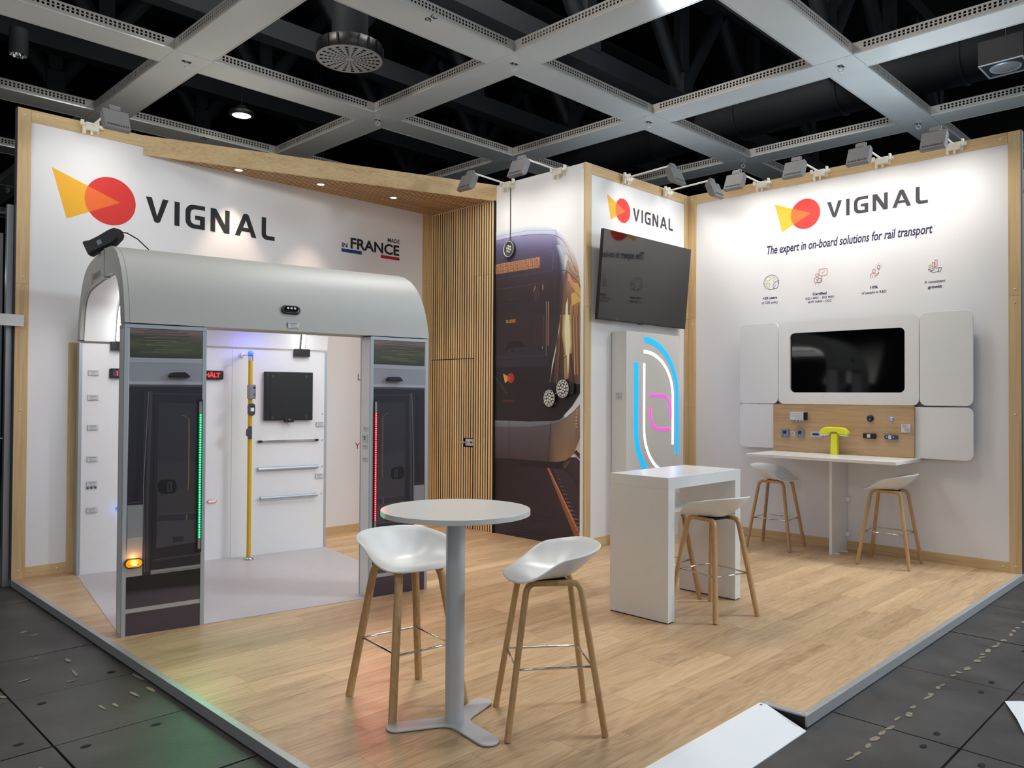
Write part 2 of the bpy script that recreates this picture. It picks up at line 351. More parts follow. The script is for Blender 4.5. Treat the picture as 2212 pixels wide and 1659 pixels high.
def strokes(mb, lines, w, place):
    """thin flat strokes along 2-D polylines"""
    for pts in lines:
        for a, b in zip(pts, pts[1:]):
            dx, dy = b[0]-a[0], b[1]-a[1]; l = math.hypot(dx, dy) or 1e-6; nx, ny = -dy/l*w/2, dx/l*w/2; ex, ey = dx/l*w*0.3, dy/l*w*0.3
            q = [(a[0]-ex+nx, a[1]-ey+ny), (b[0]+ex+nx, b[1]+ey+ny), (b[0]+ex-nx, b[1]+ey-ny), (a[0]-ex-nx, a[1]-ey-ny)]
            mb.add([place(*p) for p in q], [(0,1,2,3)])
    return mb
def arc2(cx, cy, rx, ry, a0, a1, n=12): return [(cx+rx*math.cos(R(a0+(a1-a0)*k/n)), cy+ry*math.sin(R(a0+(a1-a0)*k/n))) for k in range(n+1)]
MURAL=[([(1.1478,0.8924),(2.464,0.9544),(2.4655,0.6878),(1.1503,0.5958)],[(38,28,30),(66,52,56),(64,52,58),(39,29,31)]),
([(1.1503,0.5958),(2.4655,0.6878),(2.4668,0.4457),(1.1526,0.3266)],[(39,29,31),(64,52,58),(64,52,58),(46,34,38)]),
([(1.1526,0.3266),(2.4668,0.4457),(2.4679,0.2522),(1.1544,0.1114)],[(46,34,38),(64,52,58),(60,50,56),(62,50,58)]),
([(1.1544,0.1114),(2.4679,0.2522),(2.469,0.0492),(1.1563,-0.1142)],[(62,50,58),(60,50,56),(52,42,48),(60,48,56)]),
([(2.4435,1.1595),(2.4497,0.9875),(2.396,1.0297)],(205,190,175)),
([(2.396,1.0297),(2.4497,0.9875),(2.45,0.9383),(2.3585,0.9906)],(60,48,56)),
([(2.3693,0.9953),(2.4501,0.9317),(2.4502,0.9096),(2.3585,0.9823)],(190,175,170)),
([(1.1355,3.5112),(1.136,3.4518),(1.3743,3.4579),(1.3738,3.5218)],[(226,230,234),(196,208,218),(196,208,218),(226,230,234)]),
([(1.3738,3.5218),(1.3743,3.4579),(1.6676,3.4532),(1.6671,3.5135)],[(226,230,234),(196,208,218),(196,208,218),(226,230,234)]),
([(1.6671,3.5135),(1.6676,3.4532),(1.9479,3.4195),(1.9475,3.4731)],[(226,230,234),(196,208,218),(196,208,218),(226,230,234)]),
([(1.9475,3.4731),(1.9479,3.4195),(2.0924,3.3832),(2.0833,3.4133)],[(226,230,234),(196,208,218),(196,208,218),(226,230,234)]),
([(1.136,3.4518),(1.1364,3.407),(1.3747,3.4174),(1.3743,3.4579)],[(206,208,226),(186,188,212),(186,188,212),(206,208,226)]),
([(1.3743,3.4579),(1.3747,3.4174),(1.6679,3.4116),(1.6676,3.4532)],[(206,208,226),(186,188,212),(186,188,212),(206,208,226)]),
([(1.6676,3.4532),(1.6679,3.4116),(1.9481,3.3775),(1.9479,3.4195)],[(206,208,226),(186,188,212),(186,188,212),(206,208,226)]),
([(1.9479,3.4195),(1.9481,3.3775),(2.1016,3.3384),(2.0924,3.3832)],[(206,208,226),(186,188,212),(186,188,212),(206,208,226)]),
([(2.0942,3.3863),(2.1324,3.3808),(2.1988,3.3235),(2.106,3.3364)],[(200,204,220),(228,230,236),(226,226,232),(180,184,208)]),
([(2.106,3.3364),(2.1988,3.3235),(2.2602,3.2502),(2.1153,3.2697)],[(180,184,208),(226,226,232),(224,222,226),(170,176,200)]),
([(2.1153,3.2697),(2.2602,3.2502),(2.3297,3.1556),(2.1292,3.1811)],[(170,176,200),(224,222,226),(222,218,218),(176,184,204)]),
([(2.1292,3.1811),(2.3297,3.1556),(2.3831,3.0444),(2.1387,3.0733)],[(176,184,204),(222,218,218),(214,196,186),(170,178,196)]),
([(2.1387,3.0733),(2.3831,3.0444),(2.4116,2.9499),(2.1437,2.9795)],[(170,178,196),(214,196,186),(200,166,144),(140,130,140)]),
([(2.1437,2.9795),(2.4116,2.9499),(2.4299,2.8504),(2.147,2.8793)],[(140,130,140),(200,166,144),(186,140,112),(120,95,95)]),
([(2.147,2.8793),(2.4299,2.8504),(2.4508,2.7186),(2.1496,2.7461)],[(120,95,95),(186,140,112),(196,150,96),(110,84,78)]),
([(2.1496,2.7461),(2.4508,2.7186),(2.4531,2.5888),(2.1486,2.6132)],[(110,84,78),(196,150,96),(170,125,85),(105,80,74)]),
([(2.1486,2.6132),(2.4531,2.5888),(2.4539,2.4534),(2.1424,2.4748)],[(105,80,74),(170,125,85),(160,118,80),(100,76,70)]),
([(2.1776,2.4723),(2.4539,2.4534),(2.4516,2.2594),(2.1437,2.2754)],[(88,66,62),(150,112,82),(150,112,84),(84,62,58)]),
([(2.1437,2.2754),(2.4516,2.2594),(2.4493,2.0654),(2.1006,2.0778)],[(84,62,58),(150,112,84),(140,104,80),(70,52,52)]),
([(2.1006,2.0778),(2.4493,2.0654),(2.4479,1.8715),(2.0483,1.879)],[(70,52,52),(140,104,80),(126,94,74),(56,42,44)]),
([(2.0483,1.879),(2.4479,1.8715),(2.4479,1.7228),(2.0224,1.7255)],[(56,42,44),(126,94,74),(100,76,64),(44,36,38)]),
([(2.0224,1.7255),(2.4479,1.7228),(2.4467,1.6324),(2.014,1.6318)],[(44,36,38),(100,76,64),(60,46,46),(40,34,36)]),
([(2.2263,3.1026),(2.261,3.1182),(2.27,3.0578),(2.2528,3.0334),(2.2229,2.9377),(2.2184,2.9712)],(214,214,206)),
([(2.2528,3.0334),(2.305,2.9616),(2.4248,2.8509),(2.4162,2.8843),(2.27,3.0578)],(190,160,140)),
([(2.2708,2.9127),(2.3055,2.8894),(2.3572,2.8186),(2.3913,2.7957),(2.3681,2.7),(2.3062,2.7646),(2.267,2.8341)],(206,150,120)),
([(2.3531,2.7929),(2.3913,2.8022),(2.4253,2.7664),(2.4509,2.6927),(2.4496,2.6215),(2.3791,2.7023)],(214,168,100)),
([(2.3664,2.7002),(2.4429,2.6285),(2.4472,2.5958),(2.3925,2.5806),(2.3246,2.5533),(2.3152,2.6851)],(216,176,104)),
([(2.2681,2.6497),(2.2752,2.4657),(2.2345,2.4685),(2.2425,2.5727)],(232,226,190)),
([(2.2142,2.932),(2.2578,2.9273),(2.2415,2.7377),(2.2214,2.4693),(2.1908,2.4714),(2.2025,2.7081)],(120,92,84)),
([(2.3246,2.5533),(2.4431,2.5896),(2.4489,2.4537),(2.3337,2.4616)],(172,132,88)),
([(2.3459,2.5647),(2.3578,2.5703),(2.3601,2.4598),(2.3431,2.461)],(120,86,62)),
([(2.3799,2.5621),(2.3918,2.5677),(2.3941,2.4575),(2.3771,2.4587)],(150,112,76)),
([(2.4138,2.5595),(2.4256,2.565),(2.4279,2.4552),(2.411,2.4563)],(118,84,60)),
([(2.3073,2.5677),(2.3193,2.5733),(2.3217,2.4625),(2.3045,2.4636)],(196,150,104)),
([(2.2405,2.468),(2.2864,2.4649),(2.3018,2.3327),(2.3098,2.1489),(2.2948,2.0578),(2.2792,1.7829),(2.2654,1.783),(2.2589,2.0064),(2.2364,2.152),(2.2267,2.304)],(236,232,196)),
([(2.1908,2.4714),(2.2405,2.468),(2.2267,2.304),(2.1789,2.2736)],[(150,112,82),(226,196,120),(226,196,120),(150,112,82)]),
([(2.1789,2.2736),(2.2267,2.304),(2.2364,2.152),(2.2059,2.1533)],[(150,112,82),(226,196,120),(226,196,120),(150,112,82)]),
([(2.2059,2.1533),(2.2364,2.152),(2.2589,2.0064),(2.2239,2.047)],[(150,112,82),(226,196,120),(226,196,120),(150,112,82)]),
([(2.2864,2.4649),(2.3251,2.4622),(2.3301,2.3311),(2.3018,2.3327)],[(214,176,110),(176,132,88),(176,132,88),(214,176,110)]),
([(2.3018,2.3327),(2.3301,2.3311),(2.3355,2.1478),(2.3098,2.1489)],[(214,176,110),(176,132,88),(176,132,88),(214,176,110)]),
([(2.3098,2.1489),(2.3355,2.1478),(2.3275,2.0436),(2.2949,2.0447)],[(214,176,110),(176,132,88),(176,132,88),(214,176,110)]),
([(2.3422,2.4611),(2.3524,2.4604),(2.3704,2.0031),(2.3782,1.8143),(2.3645,1.834)],(214,172,112)),
([(2.3805,2.4584),(2.3898,2.4578),(2.4076,2.002),(2.4154,1.8138),(2.4027,1.8334)],(196,152,100)),
([(2.4101,2.4564),(2.4169,2.4559),(2.4346,2.0012),(2.4423,1.8134),(2.4322,1.8329)],(120,86,62)),
([(2.427,2.4552),(2.4321,2.4549),(2.4497,2.0007),(2.4574,1.8132),(2.4489,1.8327)],(196,150,104)),
([(2.3337,2.4616),(2.3396,2.4612),(2.3576,2.0035),(2.3655,1.8145),(2.356,1.8341)],(96,70,56)),
([(2.1603,2.4337),(2.1776,2.4723),(2.1537,2.0759),(2.1292,1.758),(2.1028,1.7316)],(128,94,74)),
([(2.1867,2.432),(2.1952,2.4711),(2.1713,2.0753),(2.1469,1.7579),(2.1294,1.7315)],(70,50,46)),
([(2.1338,2.4355),(2.1442,2.4746),(2.1201,2.0771),(2.0955,1.7583),(2.0761,1.7318)],(104,78,66)),
([(2.2152,2.0473),(2.2587,2.0327),(2.2792,1.7829),(2.2256,1.7703)],(176,138,96)),
([(2.0347,1.9127),(2.0434,1.946),(2.0271,1.692),(2.0181,1.6853)],(84,62,56)),
([(2.0571,1.9123),(2.0658,1.9455),(2.0495,1.6919),(2.0406,1.6853)],(84,62,56)),
([(2.0883,1.9116),(2.097,1.9447),(2.0808,1.6918),(2.0719,1.6852)],(84,62,56)),
([(2.1238,1.9108),(2.1325,1.9438),(2.1163,1.6917),(2.1075,1.6851)],(84,62,56)),
([(2.1547,1.9101),(2.1633,1.9431),(2.1473,1.6916),(2.1385,1.685)],(84,62,56)),
([(2.3018,2.0444),(2.3189,2.057),(2.3764,1.6908),(2.364,1.6258)],(70,50,44)),
([(2.1392,1.9612),(2.1917,1.9895),(2.187,1.9945),(2.1343,1.9661)],(58,42,40)),
([(2.1917,1.9895),(2.2594,2.0251),(2.2547,2.03),(2.187,1.9945)],(58,42,40)),
([(2.4306,1.8071),(2.4474,1.8004),(2.4478,1.7293),(2.3895,1.6193),(2.3763,1.7103)],(120,90,72)),
([(1.1364,3.407),(1.1367,3.3651),(1.2744,3.347),(1.2739,3.4156)],[(150,146,184),(112,106,142),(112,106,142),(150,146,184)]),
([(1.2739,3.4156),(1.2744,3.347),(1.4746,3.3206),(1.4739,3.4178)],[(150,146,184),(112,106,142),(112,106,142),(150,146,184)]),
([(1.4739,3.4178),(1.4746,3.3206),(1.6687,3.2951),(1.6679,3.4116)],[(150,146,184),(112,106,142),(112,106,142),(150,146,184)]),
([(1.6679,3.4116),(1.6687,3.2951),(1.8569,3.2703),(1.8561,3.3919)],[(150,146,184),(112,106,142),(112,106,142),(150,146,184)]),
([(1.8561,3.3919),(1.8569,3.2703),(2.0035,3.251),(2.0027,3.3684)],[(150,146,184),(112,106,142),(112,106,142),(150,146,184)]),
([(2.0027,3.3684),(2.0035,3.251),(2.0844,3.2404),(2.0837,3.3463)],[(150,146,184),(112,106,142),(112,106,142),(150,146,184)]),
([(2.0837,3.3463),(2.0844,3.2404),(2.1067,3.2374),(2.106,3.3364)],[(150,146,184),(112,106,142),(112,106,142),(150,146,184)]),
([(1.1367,3.3651),(2.0844,3.2404),(2.1114,3.1834),(1.1372,3.3073)],[(112,106,142),(112,106,142),(96,90,120),(96,90,120)]),
([(1.1372,3.3073),(2.1114,3.1834),(2.1367,3.1135),(1.1378,3.235)],[(96,90,120),(96,90,120),(84,78,104),(84,78,104)]),
([(1.1378,3.235),(2.1367,3.1135),(2.153,3.045),(1.1384,3.1628)],[(84,78,104),(84,78,104),(76,70,90),(76,70,90)]),
([(1.1384,3.1628),(2.153,3.045),(2.1632,2.964),(1.1392,3.0761)],[(76,70,90),(76,70,90),(70,62,76),(70,62,76)]),
([(1.1392,3.0761),(2.1632,2.964),(2.1629,2.8777),(1.14,2.9823)],[(70,62,76),(70,62,76),(64,55,62),(64,55,62)]),
([(1.14,2.9823),(2.1629,2.8777),(2.146,2.7464),(1.1412,2.838)],[(64,55,62),(64,55,62),(62,52,55),(62,52,55)]),
([(1.1412,2.838),(2.146,2.7464),(2.1327,2.6145),(1.1424,2.6938)],[(62,52,55),(62,52,55),(60,50,54),(60,50,54)]),
([(1.1424,2.6938),(2.1327,2.6145),(2.123,2.4761),(1.1437,2.5433)],[(60,50,54),(60,50,54),(60,50,54),(60,50,54)]),
([(2.0844,3.2404),(2.1483,3.2319),(2.1751,3.1753),(2.1114,3.1834)],[(112,106,142),(206,210,226),(204,210,224),(96,90,120)]),
([(2.1114,3.1834),(2.1751,3.1753),(2.2001,3.1058),(2.1367,3.1135)],[(96,90,120),(204,210,224),(190,200,214),(84,78,104)]),
([(2.1367,3.1135),(2.2001,3.1058),(2.2162,3.0376),(2.153,3.045)],[(84,78,104),(190,200,214),(176,186,202),(76,70,90)]),
([(2.153,3.045),(2.2162,3.0376),(2.2263,2.9571),(2.1632,2.964)],[(76,70,90),(176,186,202),(150,160,176),(70,62,76)]),
([(2.1632,2.964),(2.2263,2.9571),(2.2259,2.8712),(2.1629,2.8777)],[(70,62,76),(150,160,176),(110,104,116),(64,55,62)]),
([(2.1629,2.8777),(2.2259,2.8712),(2.2093,2.7406),(2.146,2.7464)],[(64,55,62),(110,104,116),(90,74,74),(62,52,55)]),
([(2.146,2.7464),(2.2093,2.7406),(2.1961,2.6094),(2.1327,2.6145)],[(62,52,55),(90,74,74),(84,66,64),(60,50,54)]),
([(2.1327,2.6145),(2.1961,2.6094),(2.1864,2.4717),(2.123,2.4761)],[(60,50,54),(84,66,64),(80,62,58),(60,50,54)]),
([(2.0837,3.3463),(2.0844,3.2404),(2.1067,3.2374),(2.1212,3.329)],[(150,146,184),(112,106,142),(112,106,142),(190,192,214)]),
([(2.1212,3.329),(2.1067,3.2374),(2.12,3.2357),(2.1639,3.2765)],[(190,192,214),(112,106,142),(112,106,142),(206,208,224)]),
([(2.1639,3.2765),(2.12,3.2357),(2.1483,3.2319),(2.1818,3.2275)],[(206,208,224),(112,106,142),(150,150,180),(206,210,226)]),
([(1.1395,2.5436),(2.1671,2.4731),(2.1432,2.3418),(1.1407,2.3995)],[(60,50,54),(66,54,56),(66,54,56),(60,49,52)]),
([(1.1407,2.3995),(2.1432,2.3418),(2.102,2.1443),(1.1426,2.1836)],[(60,49,52),(66,54,56),(66,54,56),(58,48,52)]),
([(1.1426,2.1836),(2.102,2.1443),(2.0654,2.0122),(1.1438,2.0398)],[(58,48,52),(66,54,56),(58,48,52),(52,46,54)]),
([(1.1438,2.0398),(2.0654,2.0122),(2.0347,1.9061),(1.1447,1.9248)],[(52,46,54),(58,48,52),(50,42,46),(46,40,44)]),
([(1.1447,1.9248),(2.0347,1.9061),(2.015,1.7456),(1.1462,1.7525)],[(46,40,44),(50,42,46),(46,38,40),(44,36,38)]),
([(1.1462,1.7525),(2.015,1.7456),(2.4462,1.7229),(2.4467,1.6292),(2.3392,1.4954),(2.2105,1.3818),(2.1405,1.367),(1.1496,1.3508)],(44,36,38)),
([(1.1495,1.358),(2.2105,1.3884),(2.2249,1.3762),(2.1583,1.341),(2.0682,1.3234),(1.7176,1.3087),(1.1385,1.3093)],(44,36,38)),
([(1.1371,3.4048),(1.4746,3.4156),(1.4732,3.42),(1.1356,3.4092)],(70,70,130)),
([(1.4742,3.4156),(1.8564,3.3898),(1.8558,3.394),(1.4736,3.42)],(70,70,130)),
([(1.856,3.3898),(2.0026,3.3664),(2.0028,3.3704),(1.8561,3.3939)],(70,70,130)),
([(2.0021,3.3665),(2.1055,3.3346),(2.1066,3.3383),(2.0033,3.3703)],(70,70,130)),
([(2.1046,3.3349),(2.1712,3.2937),(2.174,3.2967),(2.1075,3.3379)],(70,70,130)),
([(2.1706,3.2942),(2.2235,3.2406),(2.2275,3.2427),(2.1746,3.2963)],(70,70,130)),
([(1.1366,3.4502),(1.3749,3.4563),(1.3738,3.4595),(1.1355,3.4535)],(110,130,170)),
([(1.3747,3.4563),(1.6679,3.4516),(1.6672,3.4548),(1.3739,3.4595)],(110,130,170)),
([(1.6677,3.4516),(1.9479,3.4193),(1.9478,3.4224),(1.6675,3.4548)],(110,130,170)),
([(1.9477,3.4194),(2.0922,3.3918),(2.0924,3.3947),(1.948,3.4224)],(110,130,170)),
([(2.0881,3.4097),(2.1011,3.3316),(2.1057,3.3314),(2.0928,3.4095)],(96,96,140)),
([(2.1011,3.3318),(2.1036,3.2111),(2.1083,3.2105),(2.1058,3.3312)],(96,96,140)),
([(2.1036,3.2111),(2.1016,2.9641),(2.1063,2.9636),(2.1083,3.2105)],(96,96,140)),
([(2.0962,3.3368),(2.1982,3.2708),(2.2,3.2726),(2.0981,3.3386)],(90,80,90)),
([(2.1977,3.2712),(2.2592,3.1903),(2.2619,3.1913),(2.2005,3.2722)],(90,80,90)),
([(2.259,3.1906),(2.3289,3.0242),(2.3319,3.0246),(2.2621,3.191)],(90,80,90)),
([(2.3289,3.0241),(2.4149,2.845),(2.4179,2.8455),(2.3319,3.0247)],(90,80,90)),
([(1.1386,3.2009),(1.5054,3.2133),(1.5044,3.2165),(1.1376,3.2042)],(120,90,100)),
([(1.5052,3.2133),(1.9769,3.2003),(1.9763,3.2034),(1.5046,3.2165)],(120,90,100)),
([(1.9761,3.2004),(2.0305,3.1841),(2.0314,3.187),(1.9771,3.2033)],(120,116,140)),
([(2.0293,3.1849),(2.0582,3.149),(2.0616,3.1503),(2.0326,3.1862)],(120,116,140)),
([(2.0579,3.15),(2.0537,2.9694),(2.0577,2.9688),(2.0619,3.1494)],(120,116,140)),
([(1.1404,2.9593),(1.6331,2.9583),(1.6326,2.961),(1.1399,2.962)],(92,86,104)),
([(1.6332,2.9583),(2.056,2.9678),(2.0554,2.9704),(1.6325,2.961)],(92,86,104)),
([(2.0686,2.9616),(2.1485,2.9576),(2.1479,2.9631),(2.068,2.9672)],(60,48,56)),
([(2.1479,2.9577),(2.2443,2.9392),(2.245,2.9446),(2.1486,2.9631)],(60,48,56)),
([(2.2424,2.94),(2.329,2.8782),(2.3334,2.882),(2.2469,2.9438)],(60,48,56)),
([(2.3286,2.8786),(2.4056,2.8055),(2.4108,2.8086),(2.3339,2.8817)],(60,48,56)),
([(2.405,2.8062),(2.4475,2.7307),(2.4538,2.7324),(2.4114,2.8079)],(60,48,56)),
([(1.1419,2.8311),(1.479,2.8357),(1.4776,2.8421),(1.1405,2.8377)],(92,72,68)),
([(1.479,2.8357),(1.9432,2.843),(1.9419,2.8492),(1.4776,2.8421)],(92,72,68)),
([(1.3867,3.1764),(1.3878,2.5265),(1.3916,2.5263),(1.3904,3.176)],(80,66,70)),
([(1.1429,2.6564),(1.6735,2.6569),(1.6731,2.6595),(1.1425,2.6592)],(78,62,60)),
([(1.3507,2.6996),(1.5579,2.7),(1.5571,2.7048),(1.3499,2.7044)],(96,70,58)),
([(1.7717,2.7556),(1.7974,2.8218),(1.7886,2.8244),(1.7628,2.7582)],(190,140,110)),
([(1.9009,2.8265),(1.8995,2.7635),(1.9134,2.7621),(1.9148,2.825)],(170,120,96)),
([(1.9562,2.6353),(1.9608,2.4872),(1.9691,2.4867),(1.9644,2.6348)],(190,140,110)),
([(1.9857,2.6329),(1.9903,2.4851),(2.0012,2.4845),(1.9967,2.6322)],(190,140,110)),
([(2.0844,2.966),(2.0839,2.4788),(2.0873,2.4785),(2.0878,2.9656)],(80,72,80)),
([(2.2506,3.1252),(2.3201,3.0379),(2.3234,3.0391),(2.2539,3.1265)],(80,66,66)),
([(2.32,3.0381),(2.3889,2.9127),(2.3924,2.9135),(2.3235,3.0389)],(80,66,66)),
([(2.2595,3.0453),(2.3033,2.9417),(2.307,2.9422),(2.2633,3.0458)],(90,70,66)),
([(2.3038,2.941),(2.4151,2.8444),(2.4178,2.8462),(2.3065,2.9428)],(90,70,66)),
([(2.2691,2.8263),(2.3125,2.7695),(2.3169,2.7712),(2.2735,2.8279)],(50,36,36)),
([(2.3125,2.7696),(2.3556,2.7067),(2.3601,2.7082),(2.317,2.7711)],(50,36,36)),
([(2.3026,2.8886),(2.3458,2.8186),(2.3516,2.8203),(2.3083,2.8902)],(60,44,44)),
([(2.3475,2.8173),(2.3901,2.8),(2.3925,2.8044),(2.3499,2.8216)],(60,44,44)),
([(2.399,2.6768),(2.4456,2.6274),(2.4485,2.629),(2.402,2.6784)],(90,64,44)),
([(1.7672,2.7535),(1.8089,2.825),(1.868,2.7377),(1.8333,2.6521),(1.7793,2.6428)],(72,60,62)),
([(1.9588,2.4874),(1.9581,2.0357),(1.965,2.0354),(1.9656,2.4869)],(176,130,106)),
([(1.9867,2.4855),(1.9853,2.1491),(1.9962,2.1486),(1.9976,2.4847)],(180,136,106)),
([(1.9184,2.4902),(1.917,2.1519),(1.9225,2.1517),(1.9239,2.4897)],(110,84,76)),
([(1.9374,2.4888),(1.936,2.1511),(1.9401,2.1509),(1.9415,2.4885)],(84,66,64)),
([(1.7414,2.5023),(1.74,2.1592),(1.7464,2.1589),(1.7478,2.5018)],(44,36,42)),
([(1.7746,2.5),(1.7733,2.1578),(1.7789,2.1575),(1.7803,2.4996)],(48,40,44)),
([(1.845,2.4952),(1.8436,2.1549),(1.8485,2.1547),(1.8498,2.4948)],(70,58,60)),
([(1.6856,2.5061),(1.6843,2.1614),(1.6886,2.1612),(1.6899,2.5058)],(50,40,44)),
([(1.3251,2.084),(1.3543,2.1962),(1.3841,2.2196),(1.5902,2.2153),(1.6194,2.1779),(1.6311,2.1498),(1.3848,2.1314)],(44,38,44)),
([(1.1435,2.0686),(1.3252,2.0734),(1.3648,2.1321),(1.4146,2.1408),(1.938,2.151),(1.9406,2.0362),(1.9889,2.0212),(1.9849,1.9306),(1.1448,1.9212)],(58,52,62)),
([(1.1439,2.0382),(1.9389,2.0347),(1.9387,2.0378),(1.1437,2.0414)],(74,68,80)),
([(1.1442,2.008),(1.9845,2.0199),(1.9842,2.0229),(1.1439,2.0113)],(46,40,48)),
([(1.4246,2.1263),(1.4641,2.1319),(1.4664,2.0932),(1.4299,2.0875)],(48,42,52)),
([(1.8368,2.1416),(1.8739,2.1401),(1.8723,2.096),(1.8372,2.0939)],(48,42,52)),
([(1.8996,2.1404),(1.9125,2.1399),(1.9125,2.1318),(1.8997,2.1323)],(190,180,170)),
([(1.8997,2.1262),(1.9126,2.1257),(1.9126,2.1176),(1.8998,2.1181)],(190,180,170)),
([(1.3341,2.4699),(1.3491,2.4697),(1.3482,2.4556),(1.3332,2.4558)],(214,140,60)),
([(1.3541,2.4698),(1.3692,2.4695),(1.3683,2.4554),(1.3532,2.4557)],(214,140,60)),
([(1.3941,2.4695),(1.409,2.4692),(1.4081,2.4552),(1.3932,2.4554)],(214,140,60)),
([(1.414,2.4693),(1.4289,2.4691),(1.428,2.4551),(1.4131,2.4553)],(214,140,60)),
([(1.4338,2.4692),(1.4487,2.4689),(1.4478,2.4549),(1.4329,2.4552)],(214,140,60)),
([(1.4536,2.469),(1.4684,2.4688),(1.4675,2.4548),(1.4527,2.455)],(214,140,60)),
([(1.4733,2.4689),(1.488,2.4686),(1.4872,2.4547),(1.4724,2.4549)],(214,140,60)),
([(1.3342,2.4536),(1.3493,2.4534),(1.3483,2.4478),(1.3332,2.448)],(214,140,60)),
([(1.3543,2.4535),(1.3693,2.4533),(1.3683,2.4477),(1.3533,2.4479)],(214,140,60)),
([(1.3743,2.4534),(1.3893,2.4531),(1.3883,2.4475),(1.3733,2.4478)],(214,140,60)),
([(1.3942,2.4532),(1.4092,2.453),(1.4082,2.4474),(1.3933,2.4477)],(214,140,60)),
([(1.4141,2.4531),(1.429,2.4529),(1.4281,2.4473),(1.4132,2.4475)],(214,140,60)),
([(1.434,2.453),(1.4488,2.4528),(1.4478,2.4472),(1.433,2.4474)],(214,140,60)),
([(1.4537,2.4529),(1.4685,2.4526),(1.4676,2.4471),(1.4528,2.4473)],(214,140,60)),
([(1.4734,2.4527),(1.4882,2.4525),(1.4872,2.447),(1.4725,2.4472)],(214,140,60)),
([(1.3343,2.4451),(1.3493,2.4449),(1.3484,2.4322),(1.3334,2.4324)],(214,140,60)),
([(1.3543,2.445),(1.3694,2.4448),(1.3685,2.4321),(1.3534,2.4323)],(214,140,60)),
([(1.3743,2.4449),(1.3893,2.4447),(1.3884,2.432),(1.3735,2.4322)],(214,140,60)),
([(1.3943,2.4448),(1.4092,2.4445),(1.4083,2.4319),(1.3934,2.4321)],(214,140,60)),
([(1.4142,2.4447),(1.4291,2.4444),(1.4282,2.4318),(1.4133,2.432)],(214,140,60)),
([(1.434,2.4445),(1.4489,2.4443),(1.448,2.4317),(1.4331,2.4319)],(214,140,60)),
([(1.4538,2.4444),(1.4686,2.4442),(1.4677,2.4316),(1.4529,2.4318)],(214,140,60)),
([(1.4735,2.4443),(1.4882,2.4441),(1.4873,2.4316),(1.4726,2.4318)],(214,140,60)),
([(1.1433,1.8339),(1.2345,1.7506),(1.2387,1.7529),(1.1477,1.8362)],(120,112,116)),
([(1.2344,1.7507),(1.3617,1.6227),(1.366,1.6248),(1.2388,1.7528)],(120,112,116)),
([(1.1441,1.8128),(1.3495,1.6004),(1.3526,1.6019),(1.1473,1.8142)],(96,88,92)),
([(1.2789,1.5511),(1.4882,1.5541),(1.4688,1.5225),(1.2943,1.5208)],(80,50,42)),
([(1.337,1.5739),(1.3494,1.5211),(1.3539,1.5216),(1.3415,1.5745)],(60,40,36)),
([(1.1468,1.6865),(1.9956,1.6875),(1.9956,1.69),(1.1467,1.6892)],(62,52,54)),
([(1.8648,1.6112),(1.8652,1.5434),(1.8722,1.5435),(1.8717,1.6112)],(92,58,44)),
([(1.8925,1.5978),(1.8929,1.5301),(1.8999,1.5302),(1.8994,1.5978)],(92,58,44)),
([(2.1799,1.5594),(2.1803,1.4933),(2.1869,1.4934),(2.1865,1.5594)],(92,58,44)),
([(2.2151,1.5201),(2.2156,1.4411),(2.2222,1.4412),(2.2217,1.5202)],(92,58,44)),
([(1.2896,1.8522),(1.3723,1.8212),(1.4321,1.8008),(1.3228,1.7426)],(214,168,72)),
([(1.4706,1.7996),(1.4696,1.7884),(1.4666,1.7777),(1.4615,1.7678),(1.4547,1.7592),(1.4464,1.7521),(1.4369,1.7468),(1.4265,1.7437),(1.4157,1.7426),(1.4049,1.7438),(1.3944,1.7472),(1.3847,1.7526),(1.3762,1.7598),(1.3692,1.7687),(1.3639,1.7787),(1.3606,1.7896),(1.3595,1.8009),(1.3604,1.8122),(1.3635,1.823),(1.3686,1.833),(1.3755,1.8416),(1.3839,1.8487),(1.3935,1.8539),(1.404,1.857),(1.4148,1.8579),(1.4257,1.8567),(1.4361,1.8532),(1.4457,1.8477),(1.4541,1.8405),(1.4611,1.8317),(1.4662,1.8217),(1.4694,1.8108)],(180,56,48)),
([(1.3633,1.8228),(1.4321,1.8008),(1.3677,1.7663),(1.3595,1.7932)],(196,90,52)),
([(1.1385,1.3093),(1.1422,0.8725),(1.3938,0.8786),(1.3904,1.3087)],[(96,90,98),(70,56,60),(72,58,62),(98,92,100)]),
([(1.3904,1.3087),(1.3938,0.8786),(1.7207,0.88),(1.7176,1.3087)],[(98,92,100),(72,58,62),(76,62,64),(98,90,96)]),
([(1.7176,1.3087),(1.7207,0.88),(1.9968,0.8818),(2.0398,1.3193)],[(98,90,96),(76,62,64),(80,66,66),(100,88,92)]),
([(2.0398,1.3193),(1.9968,0.8818),(2.1275,0.885),(2.1583,1.341)],[(100,88,92),(80,66,66),(140,112,84),(120,102,92)]),
([(2.1583,1.341),(2.1275,0.885),(2.2498,0.9094),(2.2635,1.3771)],[(120,102,92),(140,112,84),(150,120,88),(140,118,100)]),
([(2.2635,1.3771),(2.2498,0.9094),(2.3585,0.9823),(2.3559,1.4371)],[(140,118,100),(150,120,88),(140,112,88),(150,126,106)]),
([(2.3559,1.4371),(2.3585,0.9823),(2.4467,1.1596),(2.4479,1.5127)],[(150,126,106),(140,112,88),(120,94,80),(160,132,108)]),
([(1.1385,1.3093),(1.1391,1.2372),(1.391,1.2389),(1.3904,1.3087)],[(128,130,138),(112,114,122),(112,114,122),(128,130,138)]),
([(1.3904,1.3087),(1.391,1.2389),(1.718,1.2529),(1.7176,1.3087)],[(128,130,138),(112,114,122),(112,114,122),(128,130,138)]),
